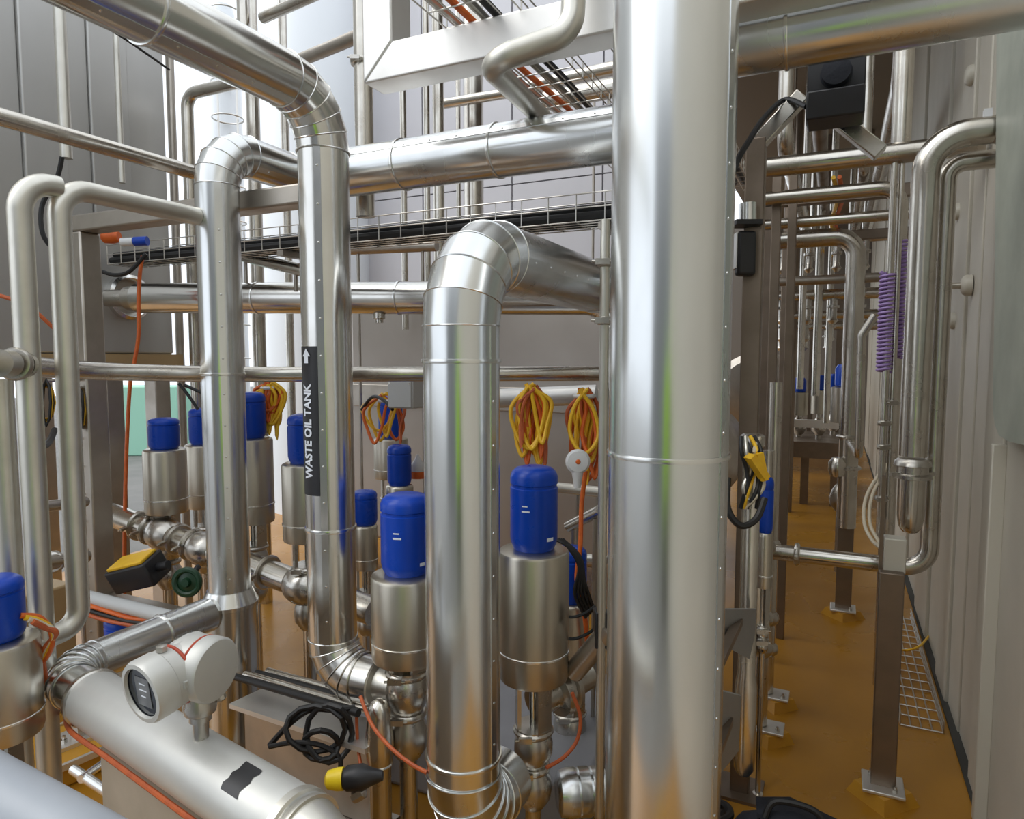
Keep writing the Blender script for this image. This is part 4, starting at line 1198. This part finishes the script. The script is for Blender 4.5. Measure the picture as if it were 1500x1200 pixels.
part(sk, 'top_rail', MB().box(xl, xr, 9.2, 9.28, 2.3, 2.4), 'brown_steel')
for i, (px, y_, zz, lb) in enumerate(((1172, 8.5, 1.15, 'distant blue capped valve on the far skid beside an upright'), (1201, 8.35, 1.18, 'distant blue capped valve in the middle of the far skid'), (1222, 8.9, 1.05, 'distant blue capped valve at the wall end of the far skid'))):
    x = on(px, 560, 1, y_).x
    far_valve(lb, x, y_, zat(Vector((x, y_, 0)), 574 - 3 * i), ft=zat(Vector((xl, 8, 0)), 645))
x = on(1238, 550, 1, 5.6).x
far_valve('distant blue capped valve half behind the column pipe', x, 5.6, zat(Vector((x, 5.6, 0)), 566))
# side skids: manifolds of overhead tubes and clamp stubs beyond the frame
for i, (px, yw, py, r, lb) in enumerate(((1200, 6.4, 352, .04, 'short ferrule tube crossing overhead in the far manifold, first row'), (1200, 7.0, 432, .05, 'ferrule tube crossing overhead in the far manifold, second row'), (1190, 7.6, 462, .045, 'ferrule tube crossing overhead in the far manifold, third row'), (1190, 8.3, 478, .05, 'ferrule tube crossing overhead in the far manifold, fourth row'))):
    c = on(px, py, 1, yw)
    root = thing('manifold_tube', lb, 'pipe', c)
    xa_, xb_ = along(c, AX, px=1128).x, XW
    part(root, 'tube', MB().cyl(Vector((xa_, c.y, c.z)), Vector((xb_, c.y, c.z)), r, n=16), 'stainless_tube')
    for j in range(4):
        x = xa_ + (xb_ - xa_) * (j + 0.5) / 5
        part(root, 'stub', MB().lathe(Vector((x, c.y, c.z)), -AZ, [(r * 0.7, 0), (r * 0.7, 0.10), (r * 1.1, 0.105), (r * 1.1, 0.125), (r * 0.7, 0.13), (r * 0.7, 0.22), (r, 0.24), (r * .4, 0.27)], 14), 'cast_steel')
for i, (px, yw, y0, y1, r) in enumerate(((1172, 6.6, 500, 570, .03), (1195, 6.8, 490, 580, .035), (1212, 7.2, 480, 620, .03), (1160, 7.6, 440, 650, .035), (1148, 6.0, 420, 690, .035))):
    c = on(px, 560, 1, yw)
    lbs = ('thin far tube hanging above the far skid', 'bright far tube hanging above the far skid', 'far upright tube close to the column pipe', 'dull far upright beside the dark skid', 'far brown upright post at the aisle edge')
    solo('far_upright', lbs[i], 'pipe', MB().cyl(Vector((c.x, c.y, 0 if i > 2 else zat(c, y1))), Vector((c.x, c.y, 4.199)), r, n=14), 'brown_steel' if i > 2 else 'stainless_tube')
# skid side mass along the aisle: stacked tanks behind the posts
for i, (y0, y1, z0, z1, lb) in enumerate(((5.0, 5.9, 0.3, 1.4, 'brown steel vessel behind the aisle posts'), (10.0, 12.6, 0.3, 1.9, 'farther brown steel vessel behind the aisle posts'))):
    root = thing('aisle_vessel', lb, 'tank', Vector((-1.02, (y0 + y1) / 2, 0)))
    part(root, 'shell', MB().lathe(Vector((-1.02, y0, (z0 + z1) / 2)), AY, [(0.1, 0), ((z1 - z0) * 0.30, 0.05), ((z1 - z0) * 0.36, 0.15), ((z1 - z0) * 0.36, y1 - y0 - 0.15), ((z1 - z0) * 0.30, y1 - y0 - 0.05), (0.1, y1 - y0)], 32), 'frame_steel')
    for y in (y0 + 0.3, y1 - 0.3):
        part(root, 'saddle', MB().box(-1.2, -0.84, y - .05, y + .05, 0, z0 + 0.3), 'frame_steel')
for i, lb in enumerate(('blue capped valve in the aisle row beside the brown vessel', 'second blue capped valve in the aisle row past the brown vessel end', 'third blue capped valve in the aisle row, before the far skid', 'last blue capped valve in the aisle row, hard by the far skid')):
    far_valve(lb, -0.46 - 0.05 * (i % 2), 4.75 + i * 0.75, 1.10 + 0.1 * (i % 2), 0.8)

# ================================================================== HEADERS AND CLUTTER ON THE SKID
ha, hb_ = T(158, 752, 3.4), T(548, 896, 2.62)
hdv = (hb_ - ha).normalized()
hp = tube('valve_header', 'clamped steel header pipe running under the blue capped valves', [along(ha, hdv, px=122), hb_], 0.055, 0.09, 'stainless_tube',
          clamps=[(along(ha, hdv, px=q), hdv) for q in (206, 222, 262, 282, 392, 505)])
for q in (240, 300, 445):
    c = along(ha, hdv, px=q)
    part(hp, 'tee_ball', MB().lathe(c - hdv * 0.07, hdv, [(0.056, 0), (0.07, 0.02), (0.078, 0.05), (0.078, 0.09), (0.07, 0.12), (0.056, 0.14)], 24), 'cast_steel')
ga, gb_ = T(500, 880, 3.6), T(640, 885, 3.4)
tube('valve_header', 'rear steel header pipe behind the large blue capped valve', [ga, gb_], 0.05, 0, 'stainless_tube')
propped('thin pale tube crossing behind the blue cap to the thick riser', [T(800, 712, 3.0), T(890, 722, 2.8)], 0.022, 'satin_tube', 0.2)
propped('low pale tube crossing behind the black wound valve', [T(800, 812, 3.0), T(890, 820, 2.9)], 0.018, 'satin_tube', 0.0)
propped('stubby grey tube tilted up behind the cable loops', [T(832, 772, 2.7), T(878, 748, 2.6)], 0.022, 'stainless_tube', 0.0)
# black and yellow switch box
b = T(203, 838, 2.80)
bd = (T(240, 826, 2.78) - T(170, 843, 2.84)).normalized()
bs = bd.cross(AZ).normalized()
sb = thing('switch_box', 'black switch box with a yellow lid on the clamped header', 'switch box', b - AZ * 0.06)
bu = (AZ * 0.92 - FW * 0.30)
bu = (bu - bd * bu.dot(bd)).normalized()
bs = bd.cross(bu)
part(sb, 'case', MB().obox(b, bd * 0.10, bs * 0.06, bu * 0.052), 'black_plastic', bev=0.008)
part(sb, 'lid', MB().obox(b + bu * 0.058, bd * 0.085, bs * 0.05, bu * 0.007), 'yellow_cable', bev=0.004, label='bright yellow lid')
part(sb, 'cable_gland', MB().cyl(b + bd * 0.10, b + bd * 0.15, 0.018, n=12), 'black_plastic')
c = T(274, 853, 2.75)
hw_ = thing('hand_wheel', 'dark green round hand wheel beside the switch box', 'hand wheel', c)
part(hw_, 'rim', MB().torus(c, -FW, 0.05, 0.012, 28, 8), 'dark_green')
part(hw_, 'disc', MB().lathe(c + FW * 0.01, -FW, [(0.048, 0), (0.048, 0.008), (0.02, 0.014), (0.015, 0.03)], 24), 'dark_green')
part(hw_, 'spindle', MB().cyl(c, c + FW * 0.10 + AZ * 0.04, 0.012, n=10), 'black_plastic')
# grey channel and cables beside it
tube('lower_channel', 'grey painted channel sloping under the switch box', [T(118, 872, 2.75), T(290, 915, 2.45)], 0.026, 0, 'junction_grey')
for i, m in enumerate(('orange_cable', 'black_rubber', 'rust_orange_cable')):
    cable('channel_cable', ('bright orange', 'black', 'rusty orange')[i] + ' cable strung along the grey channel', [T(112, 882 + 6 * i, 2.70), T(150, 893 + 7 * i, 2.66), T(190, 905 + 5 * i, 2.60), T(225, 908 + 5 * i, 2.56)], 0.009, m)
# skid side beam with thin tubes laid over it
sa, se = T(362, 1022, 2.36), T(560, 1085, 2.0)
sv_ = (se - sa).normalized()
sb_ = thing('skid_beam', 'light topped channel beam with a brown web under the black cable coil', 'beam', T(440, 1140, 2.2))
sp = sv_.cross(AZ).normalized()
part(sb_, 'top_flange', MB().obox((sa + se) / 2, sv_ * (se - sa).length / 2, sp * 0.07, AZ * 0.008), 'bright_frame')
part(sb_, 'web', MB().obox((sa + se) / 2 - AZ * 0.14 + sp * 0.0, sv_ * (se - sa).length / 2, sp * 0.012, AZ * 0.13), 'frame_steel')
part(sb_, 'bottom_flange', MB().obox((sa + se) / 2 - AZ * 0.28, sv_ * (se - sa).length / 2, sp * 0.07, AZ * 0.008), 'frame_steel')
for k in (0.1, 0.9):
    q = sa + (se - sa) * k
    part(sb_, 'leg', MB().box(q.x - .035, q.x + .035, q.y - .035, q.y + .035, 0, q.z - 0.28), 'frame_steel')
for i in range(4):
    m = ('stainless_tube', 'black_rubber', 'stainless_tube', 'black_rubber')[i]
    lb = ('bright thin tube laid over the channel beam, closest to the labelled riser', 'black hose laid over the channel beam between two thin tubes', 'second thin tube laid over the channel beam', 'black hose laid along the light flange edge')[i]
    o = AZ * (0.05 + 0.012 * i) + sp * (-0.10 + 0.045 * i) * (1 if sp.y > 0 else -1) * -1
    solo('laid_tube', lb, 'pipe', MB().cyl(sa + o - sv_ * 0.02, se + o - sv_ * 0.06, 0.014 - 0.002 * (i % 2), n=12), m)
# black cable coil
root = thing('cable_coil', 'loose coil of black cable hanging from the channel beam', 'cable', T(460, 1120, 2.0))
for i, (cx, cy, rx, ry) in enumerate(((462, 1068, 44, 34), (482, 1075, 34, 42), (470, 1092, 26, 22))):
    pts = [T(cx + rx * math.cos(k * 0.5236), cy + ry * math.sin(k * 0.5236), 1.98 + 0.015 * math.sin(k + i)) for k in range(12)]
    part(root, 'coil', MB().sweep(pts, 0.0085, 8, False, True), 'black_rubber')
part(root, 'tail', MB().sweep(spline([T(395, 1092, 2.02), T(425, 1060, 2.0), T(455, 1040, 2.0), T(490, 1040, 2.0), T(520, 1036, 2.02)], 6), 0.0085, 8), 'black_rubber')
part(root, 'tail', MB().sweep(spline([T(395, 1094, 2.0), T(430, 1088, 1.98), T(470, 1092, 1.98), T(497, 1110, 1.98), T(497, 1135, 1.98)], 6), 0.0075, 8), 'black_rubber')
# yellow capped plug
c = T(490, 1142, 1.72)
root = thing('capped_plug', 'black plug with a yellow cap beside the flow meter end ring', 'plug', c)
d_ = (RT + UP * 0.08).normalized()
part(root, 'cap', MB().lathe(c - d_ * 0.022, d_, [(0.014, 0), (0.022, 0.006), (0.027, 0.03), (0.027, 0.045)], 18), 'yellow_plastic')
part(root, 'plug_body', MB().lathe(c + d_ * 0.022, d_, [(0.022, 0), (0.03, 0.01), (0.032, 0.05), (0.022, 0.07), (0.012, 0.10)], 18), 'black_plastic')
part(root, 'gland_nut', MB().lathe(T(517, 1168, 1.72), d_ + UP * 0.5, [(0.016, 0), (0.018, 0.01), (0.018, 0.03), (0.01, 0.035)], 8), 'cast_steel')
cable('sheathed_cable', 'rust orange cable swooping from the labelled riser foot to the aluminium clad riser', [T(528, 1020, 1.95), T(545, 1062, 1.9), T(572, 1095, 1.84), T(600, 1118, 1.80), T(625, 1132, 1.78)], 0.0055, 'rust_orange_cable')
cable('sheathed_cable', 'thin rust orange cable hanging behind the yellow capped plug', [T(522, 1040, 2.02), T(524, 1090, 2.0), T(530, 1130, 1.96)], 0.005, 'rust_orange_cable')
cable('sheathed_cable', 'thin red brown cable looping under the side spool by the thick riser', [T(838, 1015, 1.95), T(850, 1050, 1.95), T(845, 1085, 1.95), T(825, 1110, 1.93), T(800, 1125, 1.9)], 0.0055, 'rust_orange_cable')
# companion legs beside the labelled riser's valve
q = T(556, 1100, 1.98)
root = thing('drain_pipe', 'bright drain pipe with a waist and flared foot beside the large valve', 'pipe', Vector((q.x, q.y, 0)))
z_ = lambda y: zat(q, y)
part(root, 'tube', MB().lathe(Vector((q.x, q.y, 0)), AZ, [(0.06, 0), (0.06, 0.02), (0.033, 0.05), (0.033, z_(1125)), (0.038, z_(1110)), (0.042, z_(1090)), (0.036, z_(1050)), (0.032, z_(1038)), (0.022, z_(1028)), (0.006, z_(1024))], 24), 'stainless_tube')
part(root, 'joint_ring', MB().torus(Vector((q.x, q.y, z_(1118))), AZ, 0.034, 0.005, 24), 'seam_steel')
# bent spool at the foot of the valve by the cable loops
c0_ = Vector((VI.x, VI.y, zat(VI, 1165)))
sdr = Vector((RT.x * 0.9 + FW.x * 0.1, RT.y * 0.9 + FW.y * 0.1, 0)).normalized()
root = thing('ribbed_spool', 'ribbed bright spool pipe leaving the valve foot towards the thick riser', 'pipe', c0_ + sdr * 0.1 - AZ * 0.08)
part(root, 'spool', MB().lathe(c0_ + sdr * 0.075, sdr, [(0.05, 0), (0.066, 0.008), (0.072, 0.03), (0.072, 0.06), (0.068, 0.064), (0.072, 0.068), (0.072, 0.10), (0.068, 0.104), (0.072, 0.108), (0.072, 0.15), (0.05, 0.16), (0.05, 0.2)], 32), 'aluminium_cladding')
# arm leaning from the side spool up to the thick riser
tube('leaning_arm', 'dull brown tube leaning up from the side spool behind the thin bright tube', [T(840, 985, 2.1), T(895, 920, 2.0)], 0.032, 0, 'frame_steel')
solo('black_block', 'black block fixed between the leaning arm and the thin bright tube', 'block', MB().obox(T(880, 920, 2.02), RT * 0.02, FW * 0.03, AZ * 0.055), 'black_plastic', bev=0.004)
for i, (y, d) in enumerate(((900, 2.1), (932, 2.08))):
    cable('bowed_lead', ('upper' if i == 0 else 'lower') + ' thin black lead bowed beside the brushed actuator', [T(822, y + 2, d), T(840, y + 4, d), T(858, y - 2, d), T(872, y - 12, d)], 0.005)

# hanging loops of orange and yellow cable, each bundle tied at its top
def bundle(label, px, y0, y1, d, n, w, seed):
    rnd = random.Random(seed)
    root = thing('cable_bundle', label, 'cable bundle', T(px, y1, d))
    for i in range(n):
        m = ('orange_cable', 'yellow_cable', 'rust_orange_cable', 'yellow_cable')[i % 4]
        dd = d + rnd.uniform(-.05, .05)
        xa_, xb_ = px + rnd.uniform(-w, w), px + rnd.uniform(-w, w)
        ym = y1 - rnd.uniform(0, (y1 - y0) * 0.45)
        pts = [T(px + rnd.uniform(-8, 8), y0 + rnd.uniform(0, 10), dd), T(xa_ - 6, y0 + (ym - y0) * .35, dd), T(xa_, y0 + (ym - y0) * .75, dd), T((xa_ + xb_) / 2, ym, dd - .02), T(xb_, y0 + (ym - y0) * .7, dd), T(xb_ + 6, y0 + (ym - y0) * .3, dd), T(px + rnd.uniform(-8, 8), y0 + rnd.uniform(0, 8), dd)]
        part(root, 'cable_loop', MB().sweep(spline(pts, 6), 0.0075, 8), m)
    part(root, 'tie', MB().torus(T(px, y0 + 12, d - 0.0), AZ, 0.035, 0.008, 16, 6), 'sight_glass_white')
    return root
bundle('thick bundle of orange and yellow cable loops above the blue cap', 778, 562, 680, 2.55, 16, 24, 1)
bundle('bundle of orange and yellow cable loops around the white gauge', 856, 568, 712, 2.55, 14, 22, 2)
bundle('bundle of orange and yellow cable loops behind the slim riser', 394, 556, 640, 3.15, 12, 18, 3)
bundle('orange cable loops draped over the blue cap under the junction box', 566, 575, 655, 3.3, 6, 34, 4)
c = T(846, 676, 2.42)
root = thing('pressure_gauge', 'white round gauge bulb among hanging orange cables', 'gauge', c - AZ * 0.06)
part(root, 'dial_case', MB().lathe(c, -FW, [(0.03, -0.03), (0.042, -0.01), (0.044, 0.008), (0.036, 0.018), (0.012, 0.022)], 24), 'sight_glass_white')
part(root, 'neck', MB().lathe(c - AZ * 0.035, -AZ, [(0.022, 0), (0.016, 0.03), (0.012, 0.06)], 16), 'sight_glass_white')
part(root, 'dial_centre', MB().lathe(c - FW * 0.0225, -FW, [(0.009, 0), (0.006, 0.003)], 12), 'orange_cable')
c = T(612, 686, 3.42)
root = thing('pressure_gauge', 'small clear gauge bulb beside the small blue cap', 'gauge', c - AZ * 0.06)
part(root, 'bulb', MB().lathe(c - AZ * 0.05, AZ, [(0.02, 0), (0.034, 0.02), (0.034, 0.07), (0.016, 0.095), (0.006, 0.12)], 18), 'sight_glass_white')
part(root, 'amber_fill', MB().cyl(c - AZ * 0.05, c - AZ * 0.015, 0.0355, n=18), 'orange_cable')
cable('hanging_cable', 'orange cable hanging beside the thin bright tube down to the floor', [T(858, 690, 2.5), T(852, 740, 2.5), T(850, 800, 2.48), T(845, 850, 2.48), T(856, 900, 2.46), T(862, 960, 2.5)], 0.009, 'orange_cable')
root = thing('cable_wrap', 'black cable wound round the blue cap beside the thick riser', 'cable', T(838, 880, 2.4))
for i in range(5):
    pts = [T(812 + 3 * i, 790, 2.36), T(830 + 5 * i, 800 + 4 * i, 2.34), T(848 + 2 * i, 830 + 5 * i, 2.34), T(842 + 5 * i, 870, 2.35), T(858 + 3 * i, 905 - 3 * i, 2.38)]
    part(root, 'strand', MB().sweep(spline(pts, 6), 0.006, 8), 'black_rubber')
solo('drip_pan', 'smooth lavender grey drip pan on the floor under the blue capped valves', 'pan', MB().box(-1.74, -0.71, 2.02, 2.85, 0.0, 0.20), 'pan_grey', bev=0.02)
# grey junction box and square terminal head
b = T(596, 577, 3.0)
jb = thing('junction_box', 'light grey junction box fixed below the level rail tube', 'junction box', b - AZ * 0.06)
part(jb, 'case', MB().obox(b, AX * 0.065, AY * 0.05, AZ * 0.062), 'junction_grey', bev=0.006)
part(jb, 'lid', MB().obox(b - AY * 0.053, AX * 0.060, AY * 0.005, AZ * 0.057), 'junction_grey', bev=0.003)
for sx_ in (-1, 1):
    part(jb, 'lid_screw', MB().lathe(b - AY * 0.058 + AX * 0.05 * sx_ + AZ * 0.047, -AY, [(0.005, 0), (0.004, 0.003)], 8), 'cast_steel')
cable('black_lead', 'black lead arching from the junction box to a blue cap', [T(575, 600, 3.0), T(560, 585, 3.1), T(545, 582, 3.2), T(530, 600, 3.3)], 0.008)
for i, q_ in enumerate((((262, 562), (275, 578), (290, 600)), ((270, 564), (292, 574), (310, 582)))):
    cable('black_lead', ('steeper' if i == 0 else 'flatter') + ' black lead dropping to the half hidden blue cap', [T(x, y, 3.4) for x, y in q_], 0.008)
propped('bright grey rail behind the hanging cable loops', [T(700, 585, 3.2), T(874, 578, 3.05)], 0.045, 'bright_frame', 0.2)

# ================================================================== CORNER BY THE PLINTH
tube('pvc_pipe', 'smooth blue grey plastic pipe lying low across the corner', [T(-150, 1075, 1.62), T(170, 1265, 1.28)], 0.066, 0, 'grey_pvc', n=40)
pq = on(100, 1098, 2, 0.06)
pv = Vector((fd.x, fd.y, 0)).normalized()
pw = Vector((-pv.y, pv.x, 0))
pln = thing('floor_plinth', 'orange painted plinth with pale edges and a bolted plate', 'plinth', Vector((pq.x, pq.y, 0)))
part(pln, 'block', MB().obox(Vector((pq.x, pq.y, 0.045)), pv * 0.16, pw * 0.20, AZ * 0.045), 'plinth_paint', bev=0.01)
for s_ in (-1, 1):
    part(pln, 'edge_strip', MB().obox(Vector((pq.x, pq.y, 0.085)) + pv * 0.163 * s_, pv * 0.008, pw * 0.20, AZ * 0.012), 'bright_frame')
part(pln, 'base_plate', MB().obox(Vector((pq.x, pq.y, 0.098)), pv * 0.065, pw * 0.07, AZ * 0.008), 'bright_frame')
part(pln, 'anchor_bolt', bolt(MB(), Vector((pq.x, pq.y, 0.106)) + pv * 0.02 - pw * 0.02, AZ, 0.012, 0.012), 'cast_steel')
part(pln, 'post', MB().obox(Vector((pq.x, pq.y, 0.26)) + pw * 0.045, pv * 0.03, pw * 0.02, AZ * 0.16), 'frame_steel')
tube('tee_tube', 'short bright tube with a cross piece lying beside the plinth', [T(108, 1128, 2.25), T(205, 1192, 1.95)], 0.016, 0, 'seam_steel')
tube('tee_tube', 'stub cross piece of bright tube by the plinth corner', [T(118, 1142, 2.17), T(160, 1112, 2.3)], 0.013, 0, 'seam_steel')
c = T(62, 1040, 2.0)
dv = (T(90, 1028, 2.05) - T(20, 1058, 1.93)).normalized()
root = thing('clamp_union', 'steel clamp union between the plain actuator valve and the lagged bend', 'fitting', c - AZ * 0.05)
part(root, 'spool', MB().lathe(c - dv * 0.10, dv, [(0.025, -0.06), (0.025, 0), (0.042, 0.004), (0.046, 0.02), (0.042, 0.034), (0.03, 0.04), (0.034, 0.07), (0.042, 0.09), (0.046, 0.12), (0.03, 0.15), (0.028, 0.17)], 24), 'cast_steel')
clamp(root, c - dv * 0.07, dv, 0.034)
for i in range(4):
    cable('twisted_lead', ('orange', 'yellow', 'pale', 'rust')[i] + ' lead twisted at the bent foot of the satin tube', [T(30 + 6 * i, 902 + 3 * i, 1.75), T(58 + 3 * i, 905 + 5 * i, 1.78), T(76 + 2 * i, 928, 1.8), T(72 - 3 * i, 955, 1.82), T(50 + 5 * i, 985, 1.85), T(44 + 8 * i, 1002, 1.9)], 0.0075, ('orange_cable', 'yellow_cable', 'cream_hose', 'rust_orange_cable')[i])
# clutter between the satin tubes
for i, (px, py, d, m, lb) in enumerate(((68, 590, 2.75, 'yellow_cable', 'yellow cable hank on the skid frame between the satin tubes'), (116, 600, 2.93, 'yellow_cable', 'yellow cable hank close against the skid frame post'))):
    root = thing('cable_hank', lb, 'cable', T(px, py + 40, d))
    for k in range(4):
        pts = [T(px + (6 + k * 2) * math.cos(j * 0.785), py + (34 - 3 * k) * math.sin(j * 0.785), d + 0.012 * k) for j in range(8)]
        part(root, 'loop', MB().sweep(pts, 0.006, 6, False, True), m if k % 2 else 'black_rubber')
    part(root, 'hook', MB().cyl(T(px, py - 32, d), Vector((PF.x, PF.y - 0.04, T(px, py - 32, d).z)), 0.007, n=8), 'wire_steel')
cable('black_lead', 'black lead reaching from the satin tube to the skid frame', [T(48, 660, 2.2), T(70, 650, 2.5), T(80, 630, 2.7)], 0.012)
propped('dull tube bridging low between the satin tubes and skid frame', [T(40, 745, 2.6), T(125, 735, 2.9)], 0.022, 'frame_steel', 0.0)
tube('level_tube', 'dull clamped tube low between the satin tubes', [T(40, 830, 2.6), T(125, 815, 2.9)], 0.03, 0, 'frame_steel', clamps=[(T(80, 823, 2.75), T(125, 815, 2.9) - T(40, 830, 2.6))])
solo('tan_locker', 'tan painted locker standing behind the satin tubes under the tank', 'locker', MB().box(-3.45, -3.2, 1.65, 1.95, 0, 0.55), 'tan_tint', bev=0.01)

# unseen block added in place of the photographer's hi-vis vest, mirrored in the risers
lk = thing('vest_stand_in', 'lime block on a dark stand, added for the mirrored hi-vis vest', 'locker', Vector((0.16, -1.45, 0)))
part(lk, 'body', MB().box(-0.10, 0.40, -1.70, -1.25, 0.75, 1.55), 'hi_vis_lime', bev=0.01)
part(lk, 'stand', MB().box(-0.08, 0.38, -1.68, -1.27, 0.0, 0.75), 'dark_stand', bev=0.01)
